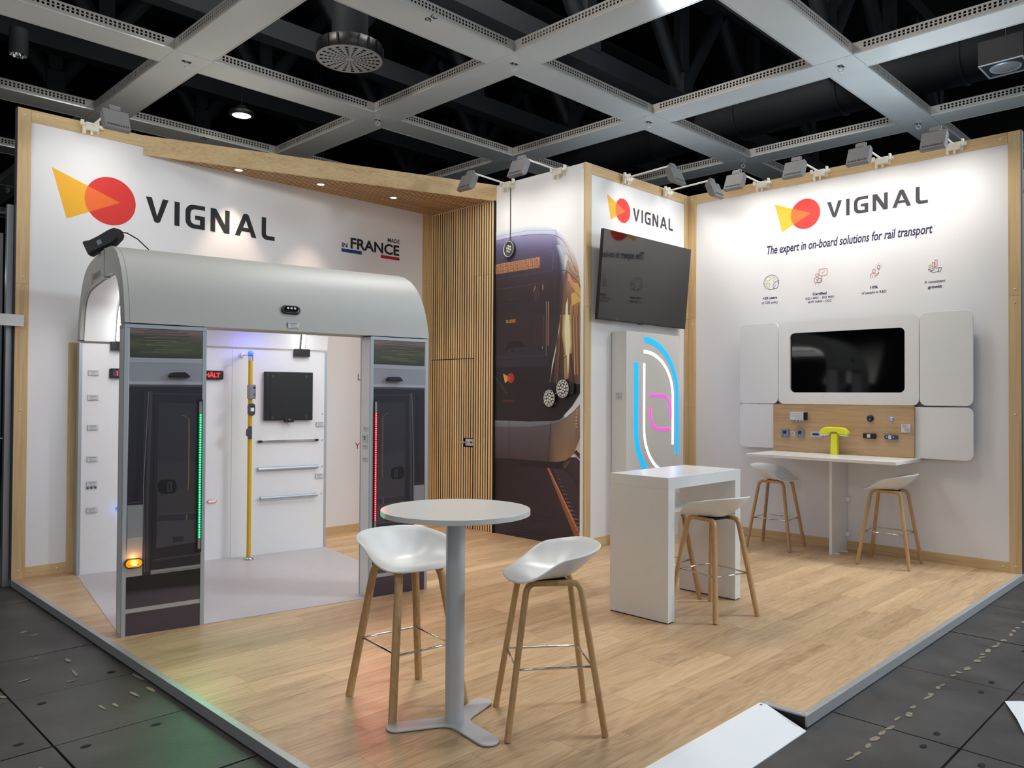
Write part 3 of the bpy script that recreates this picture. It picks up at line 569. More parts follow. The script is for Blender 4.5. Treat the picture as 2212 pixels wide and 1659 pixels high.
([(1.7176,1.3087),(1.718,1.2529),(2.0228,1.2882),(2.0398,1.3193)],[(128,130,138),(112,114,122),(112,114,122),(128,130,138)]),
([(2.0398,1.3193),(2.0228,1.2882),(2.1585,1.3208),(2.1583,1.341)],[(128,130,138),(112,114,122),(112,114,122),(128,130,138)]),
([(2.1583,1.341),(2.1585,1.3208),(2.2746,1.3623),(2.2635,1.3771)],[(128,130,138),(112,114,122),(112,114,122),(128,130,138)]),
([(2.2635,1.3771),(2.2746,1.3623),(2.3625,1.4224),(2.3559,1.4371)],[(128,130,138),(112,114,122),(112,114,122),(128,130,138)]),
([(2.3559,1.4371),(2.3625,1.4224),(2.448,1.4963),(2.4479,1.5127)],[(128,130,138),(112,114,122),(112,114,122),(128,130,138)]),
([(1.3867,1.3086),(1.39,0.8828),(1.3975,0.8833),(1.3942,1.3088)],(44,36,40)),
([(2.0357,1.3194),(1.9927,0.8818),(2.0009,0.8818),(2.0438,1.3191)],(44,36,40)),
([(2.3887,1.3783),(2.4016,1.3786),(2.4016,1.3654),(2.3887,1.3651)],(210,200,190)),
([(2.3888,1.3453),(2.4017,1.3456),(2.4018,1.3324),(2.3889,1.3321)],(210,200,190)),
([(2.389,1.3123),(2.4019,1.3126),(2.402,1.2995),(2.3891,1.2991)],(210,200,190)),
([(2.3892,1.2793),(2.4021,1.2797),(2.4022,1.2665),(2.3893,1.2661)],(210,200,190)),
([(2.3913,1.4494),(2.4031,1.4496),(2.4032,1.4392),(2.3914,1.439)],(210,200,190)),
([(2.3915,1.4157),(2.4033,1.4159),(2.4034,1.4055),(2.3916,1.4053)],(210,200,190)),
([(2.3917,1.382),(2.4035,1.3822),(2.4036,1.3719),(2.3918,1.3716)],(210,200,190)),
([(2.3919,1.3482),(2.4037,1.3486),(2.4038,1.3382),(2.3919,1.3379)],(210,200,190)),
([(1.1422,0.8725),(1.7207,0.88),(1.9968,0.8818),(2.1611,0.8871),(2.2936,0.9188),(2.3263,0.9266),(2.2337,0.825),(1.98,0.8117),(1.1427,0.8133)],(44,34,36)),
([(2.2223,0.8868),(2.3209,0.9221),(2.2337,0.825),(2.2116,0.8276)],(92,62,50)),
([(2.3188,0.9248),(2.2316,0.826),(2.2359,0.824),(2.323,0.9228)],(160,130,110)),
([(1.2224,0.3421),(1.5234,0.3431),(1.5242,0.3479),(1.2233,0.3469)],(48,38,44)),
([(1.2772,0.3261),(1.5985,0.3276),(1.5994,0.3324),(1.2781,0.3309)],(74,61,70)),
([(1.1643,0.3092),(1.6008,0.3119),(1.6017,0.3166),(1.1652,0.3141)],(48,38,44)),
([(1.4525,0.295),(2.0362,0.2993),(2.0371,0.3038),(1.4534,0.2998)],(74,61,70)),
([(1.4019,0.2786),(1.746,0.2815),(1.7468,0.2862),(1.4028,0.2834)],(48,38,44)),
([(1.3254,0.2618),(1.6973,0.2655),(1.6982,0.2702),(1.3263,0.2666)],(74,61,70)),
([(1.2014,0.2443),(1.5047,0.2476),(1.5055,0.2524),(1.2024,0.2491)],(48,38,44)),
([(1.2159,0.2282),(1.8748,0.2363),(1.8757,0.241),(1.2168,0.233)],(74,61,70)),
([(1.4236,0.2147),(2.0124,0.2228),(2.0132,0.2274),(1.4245,0.2195)],(48,38,44)),
([(1.4143,0.1986),(1.7454,0.2035),(1.7462,0.2082),(1.4152,0.2034)],(74,61,70)),
([(1.249,0.1799),(1.7772,0.1885),(1.778,0.1931),(1.2499,0.1848)],(48,38,44)),
([(1.3917,0.1662),(2.0032,0.1768),(2.004,0.1814),(1.3926,0.171)],(74,61,70)),
([(1.4411,0.1511),(1.7249,0.1564),(1.7257,0.1611),(1.442,0.1559)],(48,38,44)),
([(1.3497,0.1333),(1.8886,0.144),(1.8895,0.1486),(1.3506,0.1381)],(74,61,70)),
([(1.3162,0.1164),(1.6454,0.1234),(1.6463,0.1282),(1.3171,0.1213)],(48,38,44)),
([(1.3053,0.1001),(1.5963,0.1066),(1.5972,0.1114),(1.3062,0.1049)],(74,61,70)),
([(1.4596,0.0876),(2.0691,0.1021),(2.0699,0.1066),(1.4605,0.0924)],(48,38,44)),
([(1.3306,0.0684),(1.7124,0.078),(1.7132,0.0827),(1.3315,0.0733)],(74,61,70)),
([(1.4514,0.0555),(1.9406,0.0683),(1.9414,0.0729),(1.4523,0.0603)],(48,38,44)),
([(1.4427,0.0393),(2.0466,0.0559),(2.0474,0.0605),(1.4436,0.0441)],(74,61,70)),
([(1.3178,0.0197),(1.7493,0.0321),(1.7502,0.0368),(1.3187,0.0246)],(48,38,44)),
([(1.3484,0.0045),(1.7852,0.0176),(1.7861,0.0223),(1.3493,0.0093)],(74,61,70)),
([(1.1997,-0.0162),(1.5913,-0.004),(1.5921,0.0008),(1.2006,-0.0113)],(48,38,44)),
([(2.0715,0.807),(2.2227,0.8225),(2.36,0.7181),(2.4498,0.5941),(2.4518,0.2343),(2.2961,0.4973)],(66,52,58)),
([(1.9777,0.8115),(2.0087,0.8137),(2.449,0.1603),(2.4472,0.0931),(2.396,0.0863)],(150,92,62)),
([(1.9973,0.8129),(2.0122,0.8139),(2.4511,0.1688),(2.4492,0.1277)],(196,140,104)),
([(1.9745,0.8104),(2.1831,0.4436),(2.1892,0.446),(1.9809,0.8127)],(70,46,40)),
([(2.1831,0.4436),(2.3877,0.0842),(2.3936,0.0868),(2.1892,0.446)],(70,46,40)),
([(2.0851,0.8105),(2.0942,0.8094),(2.1168,0.8042),(2.0897,0.804),(2.0919,0.8016)],(116,92,86)),
([(2.1014,0.78),(2.1129,0.7789),(2.1378,0.7731),(2.1079,0.7728),(2.1082,0.7699)],(140,112,102)),
([(2.1199,0.7453),(2.1338,0.7442),(2.1612,0.7377),(2.1284,0.7373),(2.1267,0.734)],(116,92,86)),
([(2.1394,0.7088),(2.1557,0.7077),(2.1854,0.7006),(2.1498,0.7002),(2.1462,0.6963)],(140,112,102)),
([(2.1594,0.6712),(2.1781,0.6702),(2.2102,0.6624),(2.1718,0.6619),(2.1662,0.6575)],(116,92,86)),
([(2.1799,0.6328),(2.201,0.6318),(2.2353,0.6235),(2.1942,0.6227),(2.1867,0.6179)],(140,112,102)),
([(2.2008,0.5938),(2.2242,0.5928),(2.2608,0.5839),(2.2169,0.583),(2.2076,0.5776)],(116,92,86)),
([(2.2219,0.5542),(2.2477,0.5533),(2.2865,0.5438),(2.24,0.5428),(2.2287,0.5368)],(140,112,102)),
([(2.2433,0.5142),(2.2713,0.5134),(2.3124,0.5034),(2.2632,0.5021),(2.25,0.4956)],(116,92,86)),
([(2.2648,0.4739),(2.2952,0.4732),(2.3384,0.4627),(2.2866,0.4612),(2.2715,0.4541)],(140,112,102)),
([(2.2865,0.4332),(2.3191,0.4327),(2.3646,0.4217),(2.3101,0.4199),(2.2932,0.4123)],(116,92,86)),
([(2.3084,0.3924),(2.3432,0.3919),(2.3909,0.3804),(2.3337,0.3784),(2.315,0.3702)],(140,112,102)),
([(2.3303,0.3512),(2.3674,0.3509),(2.4172,0.339),(2.3575,0.3367),(2.337,0.3279)],(116,92,86)),
([(2.3524,0.31),(2.3917,0.3098),(2.4436,0.2975),(2.3813,0.2949),(2.359,0.2854)],(140,112,102)),
([(2.3745,0.2685),(2.416,0.2686),(2.4527,0.2537),(2.4052,0.2529),(2.3811,0.2428)],(116,92,86)),
([(2.3967,0.2269),(2.4404,0.2272),(2.453,0.2087),(2.4292,0.2108),(2.4033,0.2001)],(140,112,102)),
([(2.419,0.1852),(2.4521,0.1841),(2.4532,0.1633),(2.4521,0.1684),(2.4256,0.1572)],(116,92,86)),
([(2.4473,3.9918),(2.4884,3.9934),(2.4938,0.0961),(2.4499,0.0951)],(236,236,232))]
PANEL=[([(0.0302,2.0508),(0.5051,2.066),(0.5057,2.0131),(0.0308,2.0006)],[(120,100,100),(122,102,102),(118,98,96),(104,90,88)]),
([(0.0308,2.0006),(0.5057,2.0131),(0.5058,1.9966),(0.031,1.985)],[(104,90,88),(118,98,96),(96,86,80),(62,62,50)]),
([(0.031,1.985),(0.5058,1.9966),(0.5064,1.9404),(0.0316,1.9316)],[(62,62,50),(96,86,80),(70,74,60),(78,80,58)]),
([(0.0316,1.9316),(0.5064,1.9404),(0.507,1.8876),(0.0322,1.8815)],[(78,80,58),(70,74,60),(66,72,54),(54,58,48)]),
([(0.0322,1.8815),(0.507,1.8876),(0.5075,1.8413),(0.0327,1.8376)],[(54,58,48),(66,72,54),(52,54,44),(50,52,42)]),
([(0.1982,1.8535),(0.3281,1.8551),(0.3281,1.8577),(0.1982,1.8561)],(41,43,33)),
([(0.1717,2.0131),(0.4386,2.0212),(0.4386,2.0248),(0.1717,2.0167)],(114,99,94)),
([(0.1326,1.923),(0.2778,1.926),(0.2778,1.9297),(0.1326,1.9266)],(105,110,79)),
([(0.1823,1.884),(0.3895,1.8873),(0.3895,1.8907),(0.1823,1.8873)],(79,82,62)),
([(0.0776,1.9551),(0.2007,1.9581),(0.2007,1.9607),(0.0776,1.9577)],(59,56,46)),
([(0.191,1.858),(0.3838,1.8605),(0.3838,1.8639),(0.191,1.8613)],(49,51,40)),
([(0.0349,1.9957),(0.2047,2.0006),(0.2048,2.0038),(0.035,1.9988)],(73,63,59)),
([(0.1202,1.9726),(0.3333,1.9781),(0.3333,1.9824),(0.1202,1.9768)],(109,101,87)),
([(0.1903,1.8987),(0.4422,1.9031),(0.4423,1.9057),(0.1904,1.9013)],(83,88,64)),
([(0.1094,1.8714),(0.3899,1.8755),(0.39,1.8795),(0.1095,1.8752)],(83,87,67)),
([(0.1233,1.9526),(0.3246,1.9573),(0.3246,1.9605),(0.1233,1.9557)],(108,105,83)),
([(0.0934,1.8773),(0.3604,1.8814),(0.3605,1.884),(0.0934,1.8799)],(85,89,68)),
([(0.1287,1.8982),(0.3245,1.9017),(0.3245,1.9065),(0.1287,1.903)],(60,63,46)),
([(0.1778,1.8813),(0.4489,1.8855),(0.449,1.8898),(0.1778,1.8854)],(77,81,61)),
([(0.0838,1.9483),(0.3359,1.9542),(0.336,1.9566),(0.0838,1.9507)],(106,106,83)),
([(0.1195,2.0034),(0.3971,2.0115),(0.3972,2.0158),(0.1195,2.0075)],(65,57,54)),
([(0.0325,1.9753),(0.2845,1.982),(0.2845,1.9835),(0.0326,1.9768)],(59,54,47)),
([(0.0789,1.9124),(0.2338,1.9154),(0.2339,1.9195),(0.0789,1.9164)],(55,57,41)),
([(0.0765,2.0172),(0.3326,2.0251),(0.3327,2.028),(0.0765,2.02)],(73,63,60)),
([(0.0374,1.8997),(0.2135,1.9028),(0.2135,1.905),(0.0375,1.9018)],(61,63,47)),
([(0.0502,2.0385),(0.1777,2.0428),(0.1778,2.0468),(0.0502,2.0425)],(85,72,71)),
([(0.0744,2.0398),(0.3286,2.0484),(0.3286,2.0524),(0.0745,2.0438)],(99,84,84)),
([(0.0319,1.9387),(0.2457,1.9435),(0.2457,1.9453),(0.0319,1.9405)],(68,68,52)),
([(0.0898,2.0381),(0.311,2.0455),(0.311,2.0478),(0.0899,2.0404)],(84,71,70)),
([(0.0847,1.9454),(0.2946,1.9502),(0.2947,1.9549),(0.0847,1.95)],(58,58,45)),
([(0.1825,1.8931),(0.4239,1.8971),(0.424,1.9021),(0.1826,1.8979)],(92,96,71)),
([(0.1501,2.0282),(0.4129,2.0366),(0.413,2.0396),(0.1501,2.0311)],(77,66,64)),
([(0.0543,1.8678),(0.2684,1.8709),(0.2684,1.874),(0.0543,1.8708)],(81,85,66)),
([(0.1837,1.9811),(0.362,1.9858),(0.362,1.9894),(0.1837,1.9846)],(97,89,77)),
([(0.0344,1.9585),(0.243,1.9637),(0.2431,1.9674),(0.0344,1.9622)],(68,66,53)),
([(0.0535,1.9926),(0.1983,1.9967),(0.1983,2.0004),(0.0536,1.9962)],(110,97,89)),
([(0.2035,1.9454),(0.4864,1.9518),(0.4864,1.954),(0.2035,1.9475)],(68,68,52)),
([(0.0746,1.9552),(0.2908,1.9605),(0.2908,1.9627),(0.0746,1.9574)],(96,93,75)),
([(0.1225,1.9606),(0.2416,1.9635),(0.2416,1.9662),(0.1225,1.9632)],(59,56,46)),
([(0.1194,2.0143),(0.2524,2.0184),(0.2524,2.02),(0.1194,2.0159)],(70,61,58)),
([(0.0706,2.0078),(0.2238,2.0124),(0.2238,2.0154),(0.0707,2.0107)],(125,108,102)),
([(0.0972,1.9365),(0.3305,1.9417),(0.3306,1.9457),(0.0973,1.9405)],(68,68,52)),
([(0.1199,1.9574),(0.3367,1.9627),(0.3367,1.9673),(0.12,1.9619)],(59,56,46)),
([(0.1333,1.8582),(0.4094,1.8618),(0.4094,1.8645),(0.1334,1.8608)],(77,80,63)),
([(0.1925,1.942),(0.4179,1.9471),(0.4179,1.951),(0.1925,1.9459)],(95,96,73)),
([(0.0857,1.8573),(0.3508,1.8608),(0.3508,1.8624),(0.0857,1.8589)],(77,80,63)),
([(0.1776,1.985),(0.4131,1.9914),(0.4132,1.9958),(0.1777,1.9893)],(59,54,48)),
([(0.1412,2.0355),(0.3387,2.042),(0.3388,2.0433),(0.1412,2.0368)],(81,69,68)),
([(0.0831,2.0395),(0.3224,2.0475),(0.3224,2.0516),(0.0832,2.0435)],(99,84,83)),
([(0.1299,2.008),(0.3148,2.0135),(0.3148,2.0153),(0.1299,2.0098)],(124,106,101)),
([(0.1861,1.9786),(0.3495,1.983),(0.3496,1.9845),(0.1861,1.9802)],(59,55,47)),
([(0.0316,1.8376),(0.5076,1.8387),(0.5066,1.8069),(0.0308,1.8049)],(150,152,160)),
([(0.0308,1.8049),(0.5066,1.8069),(0.5067,1.6848),(0.0311,1.6821)],(134,136,144)),
([(0.0308,1.804),(0.5066,1.806),(0.5066,1.8079),(0.0308,1.8058)],(84,86,92)),
([(0.0311,1.6821),(0.5067,1.6848),(0.5069,1.6617),(0.0313,1.6596)],(150,152,160)),
([(0.0312,1.6688),(0.5068,1.6714),(0.5068,1.673),(0.0312,1.6703)],(190,192,198)),
([(0.0313,1.6596),(0.5069,1.6617),(0.5071,1.6472),(0.0315,1.6458)],(70,68,78)),
([(0.0315,1.6458),(0.5071,1.6472),(0.504,0.3927),(0.1772,0.3883),(0.0245,0.3886)],(36,34,42)),
([(0.0813,1.6123),(0.1219,1.6139),(0.1226,1.0447),(0.093,0.8625),(0.0538,0.8594),(0.082,1.047)],(30,29,36)),
([(0.1269,1.6254),(0.1222,0.6146),(0.1259,0.6141),(0.1306,1.6253)],(54,50,56)),
([(0.1223,0.6144),(0.1359,0.4133),(0.1396,0.4131),(0.1259,0.6143)],(54,50,56)),
([(0.1565,1.6132),(0.1408,0.8284),(0.1594,0.8262),(0.1752,1.6127)],(58,54,60)),
([(0.1408,0.8281),(0.1456,0.4091),(0.1642,0.4068),(0.1594,0.8266)],(58,54,60)),
([(0.1491,1.6129),(0.1236,0.9833),(0.1275,0.9828),(0.1531,1.6127)],(112,108,112)),
([(0.1236,0.9832),(0.1358,0.4103),(0.1398,0.4099),(0.1275,0.983)],(112,108,112)),
([(0.1837,1.5972),(0.5076,1.5938),(0.5076,1.5976),(0.1837,1.6009)],(62,58,66)),
([(0.1805,1.5991),(0.1842,0.8246),(0.1906,0.8241),(0.1869,1.5991)],(26,25,32)),
([(0.1842,0.8247),(0.1797,0.4666),(0.186,0.4657),(0.1906,0.824)],(26,25,32)),
([(0.214,1.5366),(0.4742,1.5337),(0.4812,0.5772),(0.2077,0.5592)],(46,44,52)),
([(0.2155,1.1472),(0.4786,1.1291),(0.4804,0.9288),(0.2062,0.947)],(52,50,56)),
([(0.3567,1.4506),(0.3876,1.4437),(0.3881,1.4468),(0.3573,1.4537)],(120,104,60)),
([(0.3867,1.4443),(0.4087,1.4179),(0.4109,1.42),(0.389,1.4463)],(120,104,60)),
([(0.4053,1.419),(0.4077,1.0288),(0.4168,1.0282),(0.4143,1.4189)],(104,84,44)),
([(0.4077,1.029),(0.3959,0.7319),(0.405,0.7306),(0.4168,1.028)],(104,84,44)),
([(0.212,0.9466),(0.4773,0.9354),(0.4791,0.769),(0.2138,0.785)],(58,54,58)),
([(0.2139,0.7837),(0.479,0.7805),(0.4788,0.7831),(0.2137,0.7862)],(80,76,80)),
([(0.293,1.0164),(0.3166,1.0151),(0.3316,0.9985),(0.3351,0.951),(0.3236,0.9235),(0.2413,0.9197),(0.2178,0.94),(0.2116,0.9777),(0.22,1.0082),(0.2402,1.0195)],(20,20,26)),
([(0.2755,0.9987),(0.302,1.0002),(0.3027,0.9374),(0.2762,0.9361)],(64,62,66)),
([(0.2815,0.9921),(0.2962,0.9943),(0.2967,0.9441),(0.282,0.9419)],(26,26,30)),
([(0.2143,0.7415),(0.4795,0.7306),(0.4812,0.5772),(0.2105,0.562)],(62,60,66)),
([(0.3121,0.6261),(0.3836,0.6253),(0.384,0.5873),(0.3155,0.5882)],(42,40,46)),
([(0.0301,0.8613),(0.1241,0.8602),(0.1252,0.6419),(0.0312,0.6392)],(124,126,128)),
([(0.0312,0.6392),(0.1252,0.6419),(0.1238,0.3904),(0.0231,0.3883)],(150,146,142)),
([(0.0314,0.638),(0.1268,0.6405),(0.1265,0.643),(0.0311,0.6404)],(176,176,174)),
([(0.0289,0.8711),(0.1271,0.879),(0.1264,0.8839),(0.0282,0.876)],(70,68,74)),
([(0.1885,0.4828),(0.5037,0.4936),(0.5034,0.4961),(0.1882,0.4853)],(96,92,94)),
([(0.1886,0.4738),(0.5038,0.4843),(0.5035,0.4862),(0.1883,0.4757)],(70,66,70)),
([(0.1768,0.4167),(0.5026,0.4207),(0.504,0.3927),(0.1772,0.3883)],(120,118,118)),
([(0.1771,0.4061),(0.504,0.4097),(0.5036,0.4122),(0.1768,0.4086)],(150,148,148)),
([(0.1772,0.3958),(0.5041,0.4),(0.5037,0.4026),(0.1769,0.3983)],(92,90,92)),
([(0.0245,0.3886),(0.1772,0.3883),(0.504,0.3927),(0.5029,0.2539),(0.0237,0.2544)],(22,21,26)),
([(0.0246,0.2999),(0.5031,0.2859),(0.5029,0.2539),(0.0237,0.2544)],[(24,23,28),(24,23,28),(70,61,69),(64,56,64)]),
([(0.0237,0.2544),(0.5029,0.2539),(0.5022,0.1819),(0.0232,0.1785)],[(64,56,64),(70,61,69),(72,63,71),(66,57,66)]),
([(0.0232,0.1785),(0.5022,0.1819),(0.502,0.1525),(0.0226,0.1507)],(156,152,150)),
([(0.0226,0.1507),(0.502,0.1525),(0.5021,0.0004),(0.022,0.0015)],(66,56,64))]
# ================================================================== SETTING
H = 4.061
XA, XC, XM, XR = -3.399, 1.182, 1.204, 3.189       # left end of back wall, slat face, mural face, right wall face
YB, YR = -2.508, -6.011                            # corner wall face, front end of right wall
ZG = -0.061                                        # hall floor
rng = random.Random(7)

# ---- hall floor: dark slabs 1.0125 x 0.755
fl = tag(box('floor', M['roof'], None, -22, 24, -22, 26, ZG-0.06, ZG-0.025), 'dark slab floor of the exhibition hall around the stand', 'floor', kind='structure')
sx, sy = 1.0125, 0.755
for i in range(-5, 6):
    for j in range(-3, 13):
        x0 = -0.999+sx*i; y0 = -6.63+sy*j; x1 = x0+sx; y1 = y0+sy
        if x0 > -3.45 and x1 < 3.3 and y0 > -5.9 and y1 < 0.3: continue
        if x0 > 3.3 and y0 > -5.0: continue
        if x0 > -3.5 and y0 > 0.2: continue
        if x1 < -6.2 and y0 > 0.8: continue
        g = 0.004+0.003*rng.random(); d = rng.uniform(-0.0015, 0.0015)
        MB().box(x0+g, x1-g, y0+g, y1-g, ZG-0.024, ZG-0.002+d).build('slab', M['slab'], fl, 0.002)
# slot holes and old tape residue on the slabs
mb = MB()
for x, y in [(-0.12,-6.50),(-0.9,-6.50),(-0.05,-6.75),(-1.12,-6.75),(-1.1,-6.5),(-3.93,-3.0),(-4.15,-3.48),(-4.15,-3.0),(-3.93,-3.72),(0.1,-6.5),(-3.5,-2.75),(-4.15,-2.2),(-4.95,-2.95),(-4.9,-3.5),(0.9,-6.5),(-3.6,-3.7)]:
    mb.lathe([(0.0,0.0004),(0.019,0.0004)], (x, y, ZG), 10, 1.3, 0.8)
mb.build('slot_hole', M['black_felt'], fl, kind='stuff')
mb = MB()
def patch(cx, cy, w, h, a):
    n = rng.randint(6, 9); pts = []
    for k in range(n):
        t = 2*PI*k/n; rr = rng.uniform(0.65, 1.1); px = w*rr*math.cos(t); py = h*rr*math.sin(t)
        pts.append((cx+px*math.cos(a)-py*math.sin(a), cy+px*math.sin(a)+py*math.cos(a), ZG+0.0006))
    mb.add(pts, [tuple(range(n))])
x = -1.75
while x < 3.0:
    if rng.random() < 0.72: patch(x, -6.30+rng.uniform(-0.012, 0.012)-0.012*(x+1.7), rng.uniform(0.02, 0.055), rng.uniform(0.008, 0.02), rng.uniform(-0.25, 0.25))
    x += rng.uniform(0.05, 0.13)
for cx, cy, w, h, a in [(-3.62,-2.35,0.05,0.017,-1.6),(-3.66,-2.62,0.09,0.012,-1.65),(-3.75,-2.18,0.02,0.01,0.3),(-3.42,-2.95,0.10,0.012,-1.5),(-3.44,-3.2,0.07,0.014,-1.5),(-3.53,-3.22,0.07,0.012,-1.5),(-3.66,-3.3,0.05,0.012,-1.5),(-3.72,-3.28,0.045,0.012,-1.5),(-3.9,-2.55,0.05,0.014,0.4),(-4.06,-2.75,0.05,0.016,-1.2),(-3.62,-1.62,0.05,0.012,0.2),(-3.66,-1.5,0.04,0.018,0.6),(-4.13,-3.85,0.06,0.010,-1.2),(-4.1,-3.9,0.03,0.008,1.0),(-3.72,-2.75,0.03,0.012,0.1)]:
    patch(cx, cy, w, h, a)
mb.build('tape_residue', M['tape'], fl, kind='stuff')

# ---- stand floor: oak planks 1.0 x 0.167 on a low platform with grey metal edging
pf = tag(box('floor', M['roof'], None, -3.39, 3.25, -6.01, 0.02, ZG+0.001, -0.0085), 'oak plank floor of the raised stand platform', 'floor', kind='structure')
# the notch for the ramp is cut out of the carcass
pf.data = MB().prism([(-3.39,0.02),(3.25,0.02),(3.25,-6.012),(-1.312,-6.012),(-1.312,-5.782),(-3.0,-5.782),(-3.0,-6.012),(-3.39,-6.012)], 'z', ZG+0.001, -0.0085).mesh('floor', M['roof'])
known = {0: 0.222, 1: -0.124, 2: -0.41, -1: -0.318}
y0 = -5.812; py = 0.1667; k = -1; n_pl = 0
while True:
    a = y0+py*(k); b = a+py
    if a > 0: break
    off = known.get(k, (k*0.37+0.11*((k*7) % 5)) % 1.0)
    lo = -3.36; hi = XR if b < YB+0.1 or a < YB else XM+0.1
    if a > YB: hi = XM
    if k == -1: lo = -1.274
    x = lo; nx = off-math.ceil((off-lo))+1.0
    if k == -1: a = -5.985
    while x < hi-0.02:
        x2 = min(nx, hi)
        if x2-x > 0.02:
            MB().box(x+0.0006, x2-0.0006, a+0.0006, min(b, 0.0)-0.0006, -0.008, 0.0).build('plank', M['plank'], pf); n_pl += 1
        x = x2; nx += 1.007
    k += 1
# edging
def edge_piece(pts, z0=ZG+0.004, z1=0.0012): MB().prism(pts, 'z', z0, z1).build('edging', M['edge'], pf, 0.001)
edge_piece([(-3.398,0.0),(-3.36,0.0),(-3.36,-5.985),(-3.398,-6.023)])
edge_piece([(3.24,-6.023),(3.24,-5.985),(-1.266,-5.985),(-1.304,-6.023)])
edge_piece([(-1.304,-6.023),(-1.266,-5.985),(-1.274,-5.774),(-1.310,-5.774)])
mb = MB()
for x, y in [(-3.379,-0.9),(-3.379,-1.75),(-3.379,-2.55),(-3.379,-3.3),(-3.379,-4.1),(-3.379,-4.7),(-1.285,-5.80),(-1.285,-5.98),(-1.27,-6.004),(-0.95,-6.004),(-0.88,-6.004),(-0.35,-6.004),(0.3,-6.004),(1.2,-6.004),(2.1,-6.004)]:
    mb.lathe([(0.0,0.0022),(0.006,0.0020),(0.008,0.0012)], (x, y, 0), 8)
mb.build('edging_screw', M['steel_grey'], pf, kind='stuff')
# white ramp let into the edge
rp = tag(MB().add([(-1.312,-5.772,0.002),(-2.95,-5.772,0.002),(-1.312,-5.812,0.002),(-2.95,-5.812,0.002),(-1.344,-6.036,ZG+0.004),(-2.95,-6.036,ZG+0.004),
                   (-1.312,-5.772,-0.006),(-2.95,-5.772,-0.006),(-1.312,-5.812,-0.006),(-2.95,-5.812,-0.006),(-1.344,-6.036,ZG-0.001),(-2.95,-6.036,ZG-0.001)],
                  [(0,1,3,2),(2,3,5,4),(6,8,9,7),(8,10,11,9),(0,2,8,6),(2,4,10,8),(1,7,9,3),(3,9,11,5),(4,5,11,10),(0,6,7,1)]).build('entry_ramp', M['paper'], None),
         'white sheet ramp from the hall floor up to the oak platform edge', 'ramp')
MB().lathe([(0,0.003),(0.006,0.0028),(0.008,0.0015)], (-1.336,-5.792,0.001), 8).build('screw', M['dark_grey'], rp)

# ---- walls: white print panels in oak frames
def bolts(name, pts, axis, d, parent):
    mb = MB()
    for p in pts:
        q = MB().lathe([(0.0,0.005),(0.006,0.004),(0.009,0.0)], (0,0,0), 10)
        if axis == 'y': Mx = Matrix.Translation((p[0], d, p[1])) @ Matrix.Rotation(PI/2, 4, 'X')
        else: Mx = Matrix.Translation((d, p[0], p[1])) @ Matrix.Rotation(-PI/2, 4, 'Y')
        q.xf(Mx); mb.add(q.v, q.f, True)
    mb.build(name, M['bolt'], parent, kind='stuff')

# back wall
wb = tag(box('wall_back', M['print_white'], None, XA+0.005, XC+0.05, 0.006, 0.07, 0.0, H-0.004), 'white back wall with the large logo, oak frame, behind the tram cabin', 'wall', kind='structure')
P = lambda *a, m='trim_v', n='frame_post', par=wb: MB().box(*a).build(n, M[m], par, 0.0015)
P(XA, XA+0.102, -0.002, 0.03, 0.0, 2.54); P(XA, XA+0.102, -0.002, 0.03, 2.542, H)
P(XA+0.103, XC, -0.002, 0.03, H-0.109, H, m='trim_x', n='frame_rail')
P(XA+0.103, 1.038, -0.002, 0.03, 0.0, 0.096, m='trim_x', n='baseboard')
P(1.038, XC, -0.0025, 0.03, 0.0, 2.54); P(1.038, XC, -0.0025, 0.03, 2.542, H-0.11)
P(-2.979, -2.905, -0.012, 0.03, 0.0, 2.053, n='side_board')
MB().box(XA-0.004, XA, 0.0, 0.07, 0.0, H).build('edge_strip', M['dark_grey'], wb)
MB().box(XA-0.055, XA-0.006, 0.055, 0.115, ZG, 3.22).build('corner_post', M['alu'], wb, 0.003)
bolts('cap_screw', [(XA+0.05,H-0.055),(XA+0.15,H-0.055),(-2.40,H-0.055),(XA+0.05,2.60),(XA+0.05,2.49),(XA+0.05,1.45),(XA+0.05,0.07),(XA+0.15,0.05),(-3.05,0.05),(-2.94,1.98),(-2.94,0.99),(-2.94,0.07),(1.11,H-0.32),(1.11,2.98),(1.11,2.35)], 'y', -0.003, wb)

# slatted side of the store room and the mural beyond it
wm = tag(box('wall_side', M['print_white'], None, XM+0.002, XM+0.07, YB+0.004, 0.0, 0.0, H-0.004), 'side wall of the store room: oak slats, then a large tram picture', 'wall', kind='structure')
MB().box(XC+0.010, XM+0.004, -1.148, 0.0, 0.0, 3.88).build('slat_backing', M['black_felt'], wm)
MB().box(XC-0.002, XM+0.004, -1.160, -1.148, 0.0, 3.88).build('edge_strip', M['black_felt'], wm)
ps = 1.146/27; dr = thing('door_1', 'oak slatted store room door flush in the slat wall', 'door', (XC, 0, 0), kind='structure')
for i in range(27):
    a = -(i+0.5)*ps; ya, yb_ = a-0.0138, a+0.0138
    if i < 19:
        dark_sides(MB().box(XC, XC+0.012, ya, yb_, 2.046, 3.879).build('slat', M['slat'], wm), (-1,0,0))
        zs = [(0.004, 2.036)] if i < 15 else [(0.004, 0.975), (1.085, 2.036)]
        for z0, z1 in zs: dark_sides(MB().box(-0.003, 0.008, ya, yb_, z0, z1).build('slat', M['slat'], dr), (-1,0,0))
    else:
        dark_sides(MB().box(XC, XC+0.012, ya, yb_, 0.0, 3.02).build('slat', M['slat'], wm), (-1,0,0)); dark_sides(MB().box(XC, XC+0.012, ya, yb_, 3.022, 3.879).build('slat', M['slat'], wm), (-1,0,0))
dh = MB().box(-0.002, 0.008, -0.800, -0.672, 0.992, 1.075).build('door_handle', M['steel_grey'], dr, 0.003, label='brushed metal lever handle plate')
